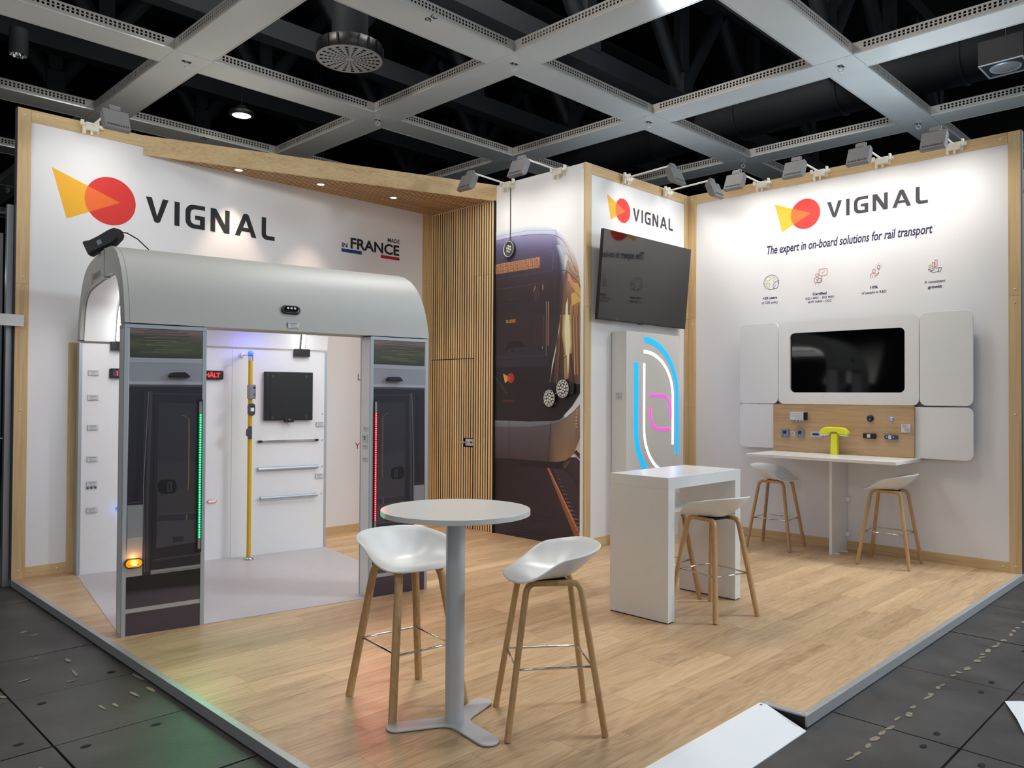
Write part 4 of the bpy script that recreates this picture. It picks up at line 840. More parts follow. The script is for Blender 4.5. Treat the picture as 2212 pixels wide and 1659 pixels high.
MB().tube([(0.0,-0.72,1.036),(-0.045,-0.72,1.036),(-0.05,-0.70,1.036),(-0.05,-0.60,1.036)], 0.008, 8).build('lever', M['chrome'], dh)
MB().cyl((-0.003,-0.775,1.036),(-0.010,-0.775,1.036),0.012,n=12).build('keyhole', M['black'], dh)

# corner wall with the television
wc = tag(box('wall_corner', M['print_white'], None, XM+0.004, XR+0.05, YB+0.006, YB+0.07, 0.0, H-0.004), 'white corner wall with a small logo above the television', 'wall', kind='structure')
P(XM, XM+0.101, YB-0.002, YB+0.03, 0.0, 2.54, par=wc); P(XM, XM+0.101, YB-0.002, YB+0.03, 2.542, H, par=wc)
P(XR-0.094, XR, YB-0.002, YB+0.03, 0.0, 2.54, par=wc); P(XR-0.094, XR, YB-0.002, YB+0.03, 2.542, H, par=wc)
P(XM+0.102, XR-0.095, YB-0.002, YB+0.03, H-0.109, H, m='trim_x', n='frame_rail', par=wc)
P(XM+0.102, XR-0.095, YB-0.002, YB+0.03, 0.0, 0.096, m='trim_x', n='baseboard', par=wc)
bolts('cap_screw', [(XM+0.04,H-0.055),(XM+0.13,H-0.055),(2.4,H-0.055),(XR-0.13,H-0.055),(XR-0.05,H-0.055),(XM+0.05,2.6),(XM+0.05,2.49),(XM+0.05,1.45),(XR-0.05,2.6),(XR-0.05,2.48),(XR-0.05,1.5),(1.36,0.055)], 'y', YB-0.003, wc)

# right wall
wr = tag(box('wall_right', M['print_white'], None, XR+0.006, XR+0.07, YR+0.003, YB, 0.0, H-0.004), 'white right wall with logo, slogan and four icons, oak frame', 'wall', kind='structure')
P(XR-0.002, XR+0.03, YB-0.108, YB-0.003, 0.0, 2.54, par=wr); P(XR-0.002, XR+0.03, YB-0.108, YB-0.003, 2.542, H, par=wr)
P(XR-0.002, XR+0.03, YR, YR+0.102, 0.0, 2.54, par=wr); P(XR-0.002, XR+0.03, YR, YR+0.102, 2.542, H, par=wr)
P(XR-0.002, XR+0.03, YR+0.103, YB-0.109, H-0.109, H, m='trim_y', n='frame_rail', par=wr)
P(XR-0.002, XR+0.03, YR+0.103, YB-0.109, 0.0, 0.096, m='trim_y', n='baseboard', par=wr)
MB().box(XR, XR+0.08, YR-0.006, YR-0.001, 0.0, H).build('edge_strip', M['dark_grey'], wr)
bolts('cap_screw', [(YB-0.05,H-0.055),(YB-0.15,H-0.055),(-3.3,H-0.055),(-5.85,H-0.055),(YR+0.05,H-0.055),(YR+0.05,2.6),(YR+0.05,2.48),(YR+0.05,1.45),(YR+0.05,0.06),(YR+0.15,0.05),(YB-0.05,2.6),(YB-0.05,2.48),(YB-0.05,1.5),(-3.25,0.055),(-3.35,0.055),(-4.75,0.055)], 'x', XR-0.003, wr)

# ---- lettering and logos
VIG = {'V': ([[(0,1),(0.31,0.05),(0.37,0.0),(0.48,0.0),(0.54,0.05),(0.85,1),(0.63,1),(0.425,0.27),(0.22,1)]], 0.85),
       'I': ([[(0,0),(0.20,0),(0.20,1),(0,1)]], 0.20),
       'N': ([[(0,0),(0.195,0),(0.195,0.64),(0.57,0.0),(0.80,0.0),(0.80,1),(0.605,1),(0.605,0.36),(0.23,1),(0,1)]], 0.80),
       'A': ([[(0,0),(0.215,0),(0.295,0.22),(0.655,0.22),(0.60,0.385),(0.355,0.385),(0.475,0.72),(0.735,0),(0.95,0),(0.60,0.95),(0.55,1),(0.40,1),(0.35,0.95)]], 0.95),
       'L': ([[(0,1),(0,0.24)]+arc2(0.24,0.24,0.24,0.24,180,270,5)+[(0.60,0),(0.60,0.185),(0.30,0.185)]+[(0.22,0.215),(0.20,0.28),(0.20,1)]], 0.60)}
def vignal(name, m, parent, u0, u1, z0, z1, place):
    h = z1-z0; adv = []; x = 0; gaps = 0.23
    for ch in 'VIGNAL':
        w = 0.78 if ch == 'G' else VIG[ch][1]; adv.append((ch, x, w)); x += w+gaps
    tot = x-gaps; k = (u1-u0)/tot; mb = MB()
    for ch, x, w in adv:
        if ch == 'G':
            out = [(0.78,1.0)]+[(0.32,1.0)]+arc2(0.32,0.68,0.32,0.32,90,180,6)[1:]+arc2(0.32,0.32,0.32,0.32,180,270,6)+[(0.78,0.0),(0.78,0.56),(0.38,0.56),(0.38,0.385),(0.58,0.385),(0.58,0.18)]
            inn = [(0.36,0.18)]+[(0.25,0.23),(0.20,0.35),(0.20,0.65),(0.25,0.77),(0.36,0.82),(0.78,0.82)]
            shapes = [out+inn]
        else: shapes = VIG[ch][0]
        for sh in shapes: mb.add([place(u0+(x+a)*k, z0+b*h, 0.0016) for a, b in sh], [tuple(range(len(sh)))])
    return mb.build(name, m, parent)
def logo(parent, tri, cc, r, place, faded=False):
    """yellow triangle with its point inside a red disc, orange where they overlap"""
    mt = ['logo_yellow','logo_red','logo_orange'] if not faded else ['print_faded']*3
    lg = MB().add([place(u, z, 0.0010) for u, z in tri], [(0,1,2)]).build('logo', M[mt[0]], parent)
    n = 64; ring = [(cc[0]+r*math.cos(2*PI*k/n), cc[1]+r*math.sin(2*PI*k/n)) for k in range(n)]
    MB().add([place(u, z, 0.0014) for u, z in ring], [tuple(range(n))]).build('logo_disc', M[mt[1]], lg)
    def inside(p):
        s = []
        for i in range(3):
            a, b = tri[i], tri[(i+1) % 3]; s.append((b[0]-a[0])*(p[1]-a[1])-(b[1]-a[1])*(p[0]-a[0]))
        return all(v <= 0 for v in s) or all(v >= 0 for v in s)
    pts = [tri[2]]
    def cut(a, b):   # where the edge from the tip leaves the disc
        lo, hi = 0.0, 1.0
        for _ in range(40):
            m_ = (lo+hi)/2; q = (a[0]+(b[0]-a[0])*m_, a[1]+(b[1]-a[1])*m_)
            if math.hypot(q[0]-cc[0], q[1]-cc[1]) < r: lo = m_
            else: hi = m_
        return (a[0]+(b[0]-a[0])*lo, a[1]+(b[1]-a[1])*lo)
    A_, B_ = cut(tri[2], tri[0]), cut(tri[2], tri[1])
    a0 = math.atan2(A_[1]-cc[1], A_[0]-cc[0]); a1 = math.atan2(B_[1]-cc[1], B_[0]-cc[0])
    if a0 < 0: a0 += 2*PI
    if a1 < 0: a1 += 2*PI
    if tri[0][0] > tri[2][0]:   # tip points to smaller u: short way round through 0
        if a0 > PI: a0 -= 2*PI
        if a1 > PI: a1 -= 2*PI
    arc = [(cc[0]+r*math.cos(a0+(a1-a0)*k/16), cc[1]+r*math.sin(a0+(a1-a0)*k/16)) for k in range(17)]
    pts += arc
    MB().add([place(u, z, 0.0018) for u, z in pts], [tuple(range(len(pts)))]).build('logo_overlap', M[mt[2]], lg)
    return lg
pb = lambda u, z, d: (u, 0.006-d, z)                 # on the back wall
pc = lambda u, z, d: (u, YB+0.006-d, z)              # on the corner wall
pr_ = lambda u, z, d: (XR+0.006-d, -u, z)            # on the right wall, u = -y
logo(wb, [(-3.134,3.597),(-3.010,3.160),(-2.559,3.381)], (-2.643,3.381), 0.222, pb)
vignal('logo_lettering', M['ink'], wb, -2.329, -0.988, 3.248, 3.485, pb)
logo(wc, [(1.574,3.792),(1.641,3.524),(1.908,3.658)], (1.860,3.657), 0.136, pc)
vignal('logo_lettering', M['ink_soft'], wc, 2.047, 2.850, 3.578, 3.722, pc)
logo(wr, [(3.627,3.772),(3.715,3.445),(4.044,3.611)], (3.982,3.611), 0.166, pr_)
vignal('logo_lettering', M['ink_soft'], wr, 4.222, 5.225, 3.523, 3.697, pr_)
RB = ((1,0,0),(0,0,1),(0,-1,0)); RR = ((0,-1,0),(0,0,1),(-1,0,0))
text('slogan_lettering', 'FRANCE', M['ink'], wb, (-0.027,0.0045,3.30), RB, width=0.703, height=0.130, bold=0.03)
text('slogan_lettering', 'IN', M['ink'], wb, (-0.145,0.0045,3.302), RB, width=0.075, height=0.054, bold=0.03)
text('slogan_lettering', 'MADE', M['ink'], wb, (0.500,0.0045,3.452), RB, width=0.180, height=0.050, bold=0.025)
def flat(name, m, parent, pts, place, d=0.0012): return MB().add([place(u, z, d) for u, z in pts], [tuple(range(len(pts)))]).build(name, m, parent)
flat('blue_bar', M['blue'], wb, [(-0.150,3.248),(0.130,3.248),(0.130,3.288),(-0.150,3.288)], pb)
flat('red_bar', M['red'], wb, [(0.402,3.246),(0.680,3.246),(0.680,3.284),(0.402,3.284)], pb)
text('letter', 'L', M['blue'], wb, (0.088,0.0045,1.768), RB, height=0.075)
text('letter', 'Y', M['red'], wb, (0.058,0.0045,0.962), RB, height=0.075)
text('slogan_lettering', 'The expert in on-board solutions for rail transport', M['navy'], wr, (XR+0.0045,-3.532,3.186), RR, width=1.735, height=0.128, bold=0.022, shear=0.2)
# four icons with captions
def icon(name, sets, w=0.0045):
    root = None
    for col, lines in sets:
        mb = strokes(MB(), lines, w, lambda u, z: pr_(u, z, 0.0014)); o = mb.build(name if root is None else 'icon_detail', M[col], wr if root is None else root); root = root or o
    return root
icon('globe_icon', [('icon_grey', [arc2(3.583,2.897,0.088,0.083,-20,300,28), [(3.672,2.915),(3.676,2.87),(3.655,2.825),(3.62,2.822),(3.605,2.85),(3.622,2.885),(3.672,2.915)], [(3.61,2.825),(3.64,2.862)]]),
  ('icon_green', [[(3.512,2.93),(3.535,2.958),(3.565,2.965),(3.585,2.945),(3.565,2.925),(3.54,2.92),(3.525,2.905),(3.512,2.93)], [(3.50,2.895),(3.53,2.885),(3.57,2.888),(3.565,2.855),(3.553,2.825),(3.542,2.85),(3.515,2.87),(3.50,2.895)], [(3.60,2.965),(3.61,2.945),(3.625,2.95),(3.63,2.93),(3.605,2.915),(3.615,2.90),(3.64,2.905)]])])
icon('adviser_icon', [('icon_red', [arc2(4.112,2.924,0.016,0.018,0,360,14), [(4.082,2.85),(4.082,2.885),(4.095,2.898),(4.13,2.895)], [(4.082,2.85),(4.092,2.842),(4.115,2.845)], [(4.10,2.882),(4.108,2.87),(4.122,2.868)], [(4.098,2.84),(4.098,2.82)], [(4.128,2.838),(4.128,2.82)], [(4.138,2.984),(4.215,2.984),(4.222,2.978),(4.222,2.922),(4.215,2.915),(4.175,2.915),(4.158,2.893),(4.158,2.915),(4.138,2.918),(4.134,2.925),(4.134,2.978),(4.138,2.984)]]),
  ('icon_orange', [[(4.163,2.95),(4.173,2.936),(4.195,2.966)]]), ('icon_grey', [[(4.112,2.845),(4.125,2.885),(4.168,2.878),(4.155,2.84),(4.112,2.845)], [(4.15,2.862),(4.162,2.856)]])])
icon('inventor_icon', [('icon_red', [arc2(4.708,2.906,0.016,0.018,0,360,14), [(4.677,2.833),(4.677,2.87),(4.69,2.882),(4.72,2.878),(4.735,2.866),(4.757,2.885),(4.757,2.873),(4.735,2.852),(4.72,2.858),(4.72,2.833)], [(4.693,2.833),(4.693,2.858)]]),
  ('icon_grey', [[(4.742,2.922),(4.772,2.922)], [(4.746,2.922),(4.746,2.945)]+arc2(4.757,2.945,0.011,0.012,180,0,6)+[(4.768,2.922)], [(4.751,2.922),(4.751,2.898)], [(4.762,2.922),(4.762,2.908)]]),
  ('icon_orange', [[(4.757,2.966),(4.757,2.982)], [(4.738,2.96),(4.73,2.97)], [(4.776,2.96),(4.784,2.97)], [(4.732,2.944),(4.722,2.944)], [(4.782,2.944),(4.792,2.944)]])])
icon('growth_icon', [('icon_orange', [[(5.234,2.879),(5.234,2.902),(5.252,2.902),(5.252,2.879),(5.234,2.879)]]), ('icon_red', [[(5.262,2.883),(5.262,2.926),(5.28,2.926),(5.28,2.883),(5.262,2.883)], [(5.288,2.884),(5.288,2.95),(5.306,2.95),(5.306,2.884),(5.288,2.884)]]),
  ('icon_grey', [[(5.225,2.868),(5.24,2.862),(5.262,2.85),(5.25,2.838),(5.225,2.868)], [(5.25,2.838),(5.275,2.828),(5.31,2.834),(5.322,2.842)], [(5.26,2.866),(5.285,2.874),(5.305,2.868),(5.325,2.872)], [(5.262,2.852),(5.285,2.856)], [(5.322,2.872),(5.316,2.832),(5.334,2.828),(5.346,2.868),(5.322,2.872)]])])
def cap(body, u0, u1, z, h, bold): text('caption', body, M['navy'], wr, (XR+0.0045, -u0, z), RR, width=u1-u0, height=h, bold=bold+0.012)
cap('+20 years', 3.481, 3.656, 2.700, 0.036, 0.02); cap('of CSR policy', 3.471, 3.666, 2.648, 0.036, 0.0)
cap('Certified', 4.064, 4.217, 2.706, 0.030, 0.02); cap('ISO 14001 - ISO 9001', 3.986, 4.295, 2.665, 0.024, 0.0); cap('IATF 16949 - CCC', 4.012, 4.271, 2.624, 0.024, 0.0)
cap('10%', 4.672, 4.746, 2.724, 0.027, 0.02); cap('of people in R&D', 4.586, 4.831, 2.665, 0.034, 0.0)
cap('A consistent', 5.191, 5.379, 2.727, 0.027, 0.0); cap('growth', 5.222, 5.349, 2.665, 0.038, 0.02)

# ---- the tram picture on the side wall
pmur = lambda u, z, d: (XM-0.0005-d, -u, z)
mu = print_sheet('tram_picture', MURAL, M['print'], wm, pmur)
DOT = []
c4 = [(1.157,3.1325), (1.8652, 3.1356), (1.8661, 3.017), (1.158, 3.0141)]
for i in range(50):
    for j in range(10):
        s, t = (i+0.5)/50, (j+0.5)/10
        u = (c4[0][0]*(1-s)+c4[1][0]*s)*(1-t)+(c4[3][0]*(1-s)+c4[2][0]*s)*t; z = (c4[0][1]*(1-s)+c4[1][1]*s)*(1-t)+(c4[3][1]*(1-s)+c4[2][1]*s)*t
        c = [(244,190,130),(226,160,104),(250,206,150),(206,134,92)][(i*7+j*5+i*j) % 4]
        if (i*13+j*7) % 17 == 0: c = (160,92,60)
        DOT.append(([(u-0.0048,z-0.0042),(u+0.0048,z-0.0042),(u+0.0048,z+0.0042),(u-0.0048,z+0.0042)], c))
print_sheet('picture_dots', DOT, M['print'], mu, lambda u, z, d: (XM-0.0045, -u, z), step=0.0)

# ---- round lamps screwed onto the picture
def head_lamp(label, y, z, rx, rz, nrings, dark=True):
    t = thing('round_headlamp', label, 'lamp', (XM-0.005, y, z), group='headlamps mounted on the tram picture')
    Mx = Matrix.Rotation(-PI/2, 4, 'Y') @ Matrix.Scale(rz/0.1, 4, (1,0,0)) @ Matrix.Scale(rx/0.1, 4, (0,1,0))
    MB().lathe([(0.0,0.0),(0.102,0.0),(0.104,0.03),(0.098,0.034),(0.09,0.026),(0.0,0.026)], n=32).xf(Mx).build('housing', M['black_soft' if dark else 'dark_grey'], t)
    MB().lathe([(0.088,0.027),(0.092,0.036),(0.098,0.034),(0.096,0.027)], n=32).xf(Mx).build('bezel', M['lens'], t)
    k = 0
    for ring, (rr, n) in enumerate([(0.0,1),(0.036,6),(0.070,12)][:nrings]):
        for a in range(n):
            cx, cy = rr*math.cos(2*PI*a/n+0.2*ring), rr*math.sin(2*PI*a/n+0.2*ring)
            MB().lathe([(0.0,0.034),(0.008,0.036),(0.0145,0.031),(0.0155,0.026)], (cx,cy,0), n=10).xf(Mx).build('lens', M['lens'], t); k += 1
    return t
l1 = head_lamp('clear round lamp at the top of the tram picture', -1.400, 3.278, 0.085, 0.095, 2, False)
MB().tube([(-0.002,0,0.09),(-0.003,0.0,0.72)], 0.004, 6).build('supply_cord', M['ink'], l1)
l2 = head_lamp('black rimmed lamp low left of the pair on the tram picture', -2.040, 1.573, 0.082, 0.095, 3)
l3 = head_lamp('black rimmed lamp upper right of the pair on the tram picture', -2.232, 1.674, 0.088, 0.100, 3)
MB().box(-0.03,-0.004,-0.155,-0.10,-0.055,0.055).build('side_bracket', M['black'], l3)
for a, b in ((-0.09,0.05),(0.09,-0.05),(-0.09,-0.06),(0.088,0.06)):
    for L_ in (l2, l3): MB().cyl((-0.005,a,b),(-0.028,a,b),0.006,n=8).build('fixing_screw', M['chrome'], L_)

# ---- canopy over the back wall
cn = thing('canopy', 'oak canopy with slatted underside over the logo wall', 'canopy', (0,0,0))
fx0, fy0, fx1, fy1 = -2.356, -0.004, 1.206, -1.160
dx, dy = fx1-fx0, fy1-fy0; ll = math.hypot(dx, dy); nx, ny = dy/ll, -dx/ll
q = [(fx0,fy0),(fx1,fy1),(fx1-nx*0.02,fy1-ny*0.02),(fx0-nx*0.02,fy0-ny*0.02)]
fa = MB().prism(q, 'z', 3.876, H+0.002).build('fascia_board', M['trim_x'], cn)
MB().prism([(fx0+0.12,fy0-0.002),(fx1-0.012,fy1+0.03),(fx1-0.012,-0.005)], 'z', 3.893, 3.90).build('soffit_backing', M['black_felt'], cn)
for i in range(27):
    a = -(i+0.5)*0.0425
    if a < -1.12: break
    def xs(y): return fx0+(y-fy0)/dy*dx+0.055
    ya, yb_ = a-0.0135, a+0.0135
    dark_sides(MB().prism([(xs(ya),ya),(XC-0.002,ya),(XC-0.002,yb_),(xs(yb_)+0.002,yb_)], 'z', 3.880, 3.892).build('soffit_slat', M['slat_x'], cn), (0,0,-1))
for i, (x, y, w) in enumerate([(-1.485,-0.171,'left'),(-0.613,-0.299,'middle'),(0.282,-0.402,'right')]):
    t = thing('downlight', '%s small round downlight lit in the slatted canopy soffit' % {'left':'leftmost','middle':'middle','right':'rightmost'}[w], 'light', (x,y,3.88), group='recessed downlights in the canopy')
    MB().lathe([(0.044,-0.001),(0.044,-0.006),(0.036,-0.006),(0.034,-0.001)], n=20).build('trim_ring', M['frost'], t)
    MB().lathe([(0.0,-0.0025),(0.034,-0.0025)], n=20).build('lamp_lens', M['downlight'], t)
    l = bpy.data.lights.new('downlight_beam', 'SPOT'); l.energy = 60; l.color = (1.0, 0.74, 0.56); l.spot_size = R(74); l.spot_blend = 0.6; l.shadow_soft_size = 0.03
    o = bpy.data.objects.new('downlight_beam', l); COL.objects.link(o); o.parent = t; o.location = (0,0,-0.012); o.rotation_euler = (R(-9),0,0)

# ---- wall floods on arms
def flood_proto():
    t = thing('arm_floodlight', '', 'light', (0,0,0))       # local: clamp on the wall top at the origin, arm along -Y
    MB().box(-0.055,0.055,-0.065,-0.004,-0.05,0.02).box(-0.075,-0.05,-0.055,-0.02,-0.085,0.012).box(0.05,0.07,-0.03,0.012,-0.06,0.055).box(-0.10,-0.07,-0.075,-0.05,-0.02,0.03).build('clamp', M['cream'], t, 0.006)
    MB().cyl((0.05,-0.035,-0.005),(0.105,-0.035,-0.005),0.016,n=12).cyl((0,-0.045,-0.05),(0,-0.045,-0.085),0.011,n=10).build('clamp_screw', M['cream'], t)
    MB().tube([(0,-0.055,-0.005),(0,-0.60,0.015)], 0.0095, 10).build('arm', M['arm'], t)
    # head, hung under the arm end and tipped so that its face looks at the wall and down
    Mh = Matrix.Translation((0,-0.615,-0.005)) @ Matrix.Rotation(R(-24), 4, 'X')
    MB().box(-0.045,0.045,-0.025,0.015,-0.02,0.03).cyl((-0.03,-0.005,0.02),(0.05,-0.005,0.02),0.016,n=12).xf(Mh).build('yoke', M['flood'], t, 0.003)
    hd = MB().prism([(-0.028,-0.025),(0.03,-0.022),(0.045,-0.05),(0.045,-0.17),(0.024,-0.205),(-0.028,-0.215)], 'x', -0.105, 0.105).xf(Mh).build('lamp_head', M['flood'], t, 0.005)
    MB().box(-0.09,0.09,0.0452,0.0468,-0.165,-0.055).xf(Mh).build('lamp_glass', M['flood_lens'], t)
    mb = MB()
    for k in range(13): mb.box(-0.082+k*0.0135,-0.0755+k*0.0135,-0.0290,-0.0283,-0.19,-0.172)
    mb.xf(Mh).build('vent_slots', M['black_felt'], t, kind='stuff')
    return t, Mh
fp, Mh = flood_proto()
fl_spots = [((-2.827,0.0,4.03), 0, 'floodlight on the left end of the back wall top, above the big logo'),
  ((XM,-1.386,4.03), -PI/2, 'arm floodlight on the tram picture wall, next to the canopy end'),
  ((XM,-2.165,4.03), -PI/2, 'arm floodlight on the tram picture wall, next to the oak corner post'),
  ((1.889,YB,4.03), 0, 'arm floodlight on the corner wall above the small logo disc'),
  ((2.681,YB,4.03), 0, 'arm floodlight on the corner wall next to the inner corner'),
  ((XR,-3.498,4.03), -PI/2, 'floodlight on the right wall nearest the inner corner'),
  ((XR,-4.167,4.03), -PI/2, 'floodlight on the right wall above the red logo disc'),
  ((XR,-4.814,4.03), -PI/2, 'floodlight on the right wall above the end of the lettering'),
  ((XR,-5.477,4.03), -PI/2, 'floodlight on the right wall nearest its free front end')]
for i, (loc, rz, lab) in enumerate(fl_spots):
    o = fp if i == 0 else dup(fp, loc, rz)
    o.location = loc; o.rotation_euler = (0,0,rz); o['label'] = lab; o['group'] = 'floodlights on arms along the wall tops'
    l = bpy.data.lights.new('flood_beam', 'AREA'); l.shape = 'RECTANGLE'; l.size = 0.17; l.size_y = 0.10; l.energy = FLOOD_W*(1.0, 1.0, 1.0, 0.9, 0.9, 1, 1, 1, 1)[i]; l.color = (1.0, 0.965, 0.90); l.spread = R(140)
    b = bpy.data.objects.new('flood_beam', l); COL.objects.link(b); b.parent = o
    p = Mh @ Vector((0,0.049,-0.11)); b.location = p; d = Vector((0,0.42,-0.90)); b.rotation_euler = d.to_track_quat('-Z','X').to_euler()

# ================================================================== TRAM CABIN MOCK-UP
TO = (-3.297, -2.308, 0.0); TA = R(-9.4)
tc_ = thing('tram_cabin', 'white mock-up of a tram cabin with curved roof and open front', 'display', TO, TA)
XE = 2.295
ho = [(0,2.068),(0.012,2.12),(0.03,2.19),(0.06,2.275),(0.10,2.355),(0.155,2.435),(0.225,2.505),(0.32,2.573),(0.43,2.622),(0.56,2.655),(0.72,2.673),(0.93,2.682),(1.15,2.685)]
hi = [(0.165,2.068),(0.172,2.12),(0.188,2.19),(0.212,2.255),(0.245,2.315),(0.288,2.365),(0.342,2.405),(0.41,2.435),(0.50,2.455),(0.62,2.466),(0.78,2.471),(0.95,2.474),(1.15,2.475)]
out = ho+[(2.3-y, z) for y, z in reversed(ho[:-1])]; inn = hi+[(2.3-y, z) for y, z in reversed(hi[:-1])]
def vault(xa, xb, o, i, smooth=True):
    mb = MB(); n = len(o); vs = []
    for x in (xa, xb):
        vs += [(x, y, z) for y, z in o]+[(x, y, z) for y, z in i]
    fs = []; 
    for k in range(n-1):
        fs += [(k, k+1, 2*n+k+1, 2*n+k), (n+k, 3*n+k, 3*n+k+1, n+k+1)]
    mb.add(vs, fs, smooth)
    mb.add(vs, [(0,2*n,3*n,n),(n-1,2*n-1,4*n-1,3*n-1)]+[(k, n+k, n+k+1, k+1) for k in range(n-1)]+[(2*n+k, 2*n+k+1, 3*n+k+1, 3*n+k) for k in range(n-1)])
    return mb
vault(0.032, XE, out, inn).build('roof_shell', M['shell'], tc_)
vault(0.034, XE-0.004, [(y+(0.004 if y < 1.15 else -0.004)*0.0, z-0.002) for y, z in inn], [((y-1.15)*0.994+1.15, z-0.008) for y, z in inn]).build('roof_lining', M['lining'], tc_)
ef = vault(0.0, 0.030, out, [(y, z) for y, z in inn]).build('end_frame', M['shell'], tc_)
MB().box(-0.003,0.04,0.840,0.872,2.46,2.684).build('strap', M['alu'], ef)
pe = lambda u, z, d: (-0.0004-d, 2.3-u, z)
logo(ef, [(0.78,2.56),(0.785,2.50),(0.84,2.535)], (0.835,2.53), 0.05, pe, True)
vignal('logo_lettering', M['print_pale'], ef, 0.91, 1.27, 2.50, 2.55, pe)
# back wall of the cabin
bw = MB().box(0.0,XE,2.152,2.30,0.0,2.042).build('back_panel', M['white_panel'], tc_)
MB().box(-0.002,0.024,2.148,2.302,0.0,2.045).build('edge_profile', M['alu_light'], bw); MB().box(XE-0.022,XE+0.002,2.148,2.302,0.0,2.045).build('edge_profile', M['alu_light'], bw)
MB().box(1.319,1.321,2.1510,2.153,0.0,2.04).build('panel_joint', M['mid_grey'], bw)
mb = MB()
for x, z in [(2.253,1.396),(2.253,1.125),(2.253,0.849),(2.25,0.567)]: mb.cyl((x,2.151,z),(x,2.145,z),0.009,n=8)
mb.build('fixing_screw', M['steel_grey'], bw, kind='stuff')
# front panels
def front_panel(x0, x1, mirror):
    fp_ = MB().box(x0+0.003,x1-0.003,0.004,0.186,0.0,2.05).build('front_panel', M['white_panel'], tc_)
    for a in (x0, x1-0.026): MB().box(a,a+0.026,0.0,0.02,0.0,2.035).build('edge_profile', M['alu_light'], fp_); MB().box(a+0.0005,a+0.0255,0.175,0.19,0.0,2.035).build('edge_profile', M['alu_light'], fp_)
    MB().box(x0,x1,-0.001,0.19,2.036,2.060).build('top_profile', M['alu_light'], fp_)
    f = (lambda u, z, d: (u, 0.0035-d, z)) if not mirror else (lambda u, z, d: (2.290-u, 0.0035-d, z))
    print_sheet('tram_side_print', PANEL, M['print_gloss'], fp_, f, gain=1.15)
    return fp_
fpl = front_panel(0.0, 0.521, False); fpr = front_panel(1.769, 2.290, True)
tag(MB().prism([(0.0,0.192),(0.003,2.15),(XE,2.15),(XE,0.0),(1.769,0.192),(1.765,0.004),(0.525,0.004),(0.521,0.192)], 'z', 0.0006, 0.003).build('vinyl_mat', M['mat_grey'], None), 'grey vinyl mat laid inside the tram cabin', 'mat')
bpy.data.objects['vinyl_mat'].location = TO; bpy.data.objects['vinyl_mat'].rotation_euler = (0,0,TA)
def tl(name, label, cat, loc, group=None):      # a thing standing in the cabin's own frame
    p = Matrix.Translation(TO) @ Matrix.Rotation(TA, 4, 'Z') @ Vector(loc); return thing(name, label, cat, p, TA, group)

# status light strips on the front
def led_strip(x, name_col, glow, dot, lab):
    t = tl('led_strip', lab, 'light', (x, 0.0, 0.0), 'status light strips beside the cabin doorway')
    MB().box(-0.016,0.016,-0.004,0.001,0.505,1.56).build('backing', M['black'], t)
    MB().box(-0.009,0.009,-0.012,-0.004,0.53,0.599).build('end_cover', M['alu'], t); MB().box(-0.009,0.009,-0.012,-0.004,1.464,1.544).build('end_cover', M['alu'], t)
    MB().box(-0.010,0.010,-0.013,-0.004,0.60,1.463).build('light_tube', M[glow], t)
    mb = MB()
    for k in range(50): mb.lathe([(0.0,0.006),(0.0045,0.004),(0.0062,0.0)], n=8).xf(Matrix.Identity(4)); 
    mb = MB()
    for k in range(50):
        q = MB().lathe([(0.0,0.005),(0.0042,0.004),(0.0062,0.0)], n=8).xf(Matrix.Translation((0,-0.0131,0.61+k*0.0172)) @ Matrix.Rotation(PI/2, 4, 'X')); mb.add(q.v, q.f, True)
    mb.build('light_dots', M[dot], t, kind='stuff')
    l = bpy.data.lights.new('strip_glow', 'AREA'); l.shape = 'RECTANGLE'; l.size = 0.02; l.size_y = 0.86; l.energy = 3.2; l.color = name_col
    b = bpy.data.objects.new('strip_glow', l); COL.objects.link(b); b.parent = t; b.location = (0,-0.022,1.03); b.rotation_euler = (-PI/2,0,0)
led_strip(0.482, (0.1,1.0,0.35), 'led_green_glow', 'led_green', 'green lit strip on the left front panel of the tram cabin')
led_strip(1.813, (1.0,0.08,0.12), 'led_red_glow', 'led_red', 'red lit strip on the right front panel of the tram cabin')
for x, lab in ((0.338,'black door sensor hood on the left front panel'),(1.970,'black door sensor hood on the right front panel')):
    t = tl('door_sensor', lab, 'sensor', (x,0.0,1.712), 'door sensor hoods')
    MB().prism([(-0.068,0.0),(-0.066,0.012),(-0.055,0.027),(-0.035,0.032),(0.038,0.034),(0.052,0.024),(0.066,0.012),(0.068,0.0)], 'y', -0.035, 0.002).build('hood', M['black'], t, 0.004)
    MB().box(-0.064,0.064,-0.030,-0.002,-0.004,0.001).build('sensor_window', M['dark_grey'], t)
def amber(x, lab):
    t = tl('side_marker_lamp', lab, 'lamp', (x,0.0,0.478), 'amber marker lamps on the cabin front')
    MB().prism(rrect(-0.056,0.056,-0.031,0.031,0.030,8), 'y', -0.010, 0.003).build('rubber_frame', M['black'], t, 0.002)
    MB().prism(rrect(-0.050,0.050,-0.025,0.025,0.024,8), 'y', -0.019, -0.009).build('lens', M['amber'], t, 0.004)
    for dx_, dz_ in ((-0.016,0.004),(0.0,0.010),(0.016,0.004),(-0.006,-0.008),(0.010,-0.009)):
        MB().lathe([(0.0,0.003),(0.005,0.002),(0.0065,0.0)], n=8).xf(Matrix.Translation((dx_,-0.0192,dz_)) @ Matrix.Rotation(PI/2,4,'X')).build('led', M['amber_led'], t)
    l = bpy.data.lights.new('marker_glow', 'POINT'); l.energy = 0.35; l.color = (1.0,0.42,0.12); l.shadow_soft_size = 0.02
    b = bpy.data.objects.new('marker_glow', l); COL.objects.link(b); b.parent = t; b.location = (0,-0.035,0.03)
amber(0.071, 'amber marker lamp lit at the bottom of the left front panel'); amber(2.215, 'amber marker lamp on the right front panel, half behind the stool')
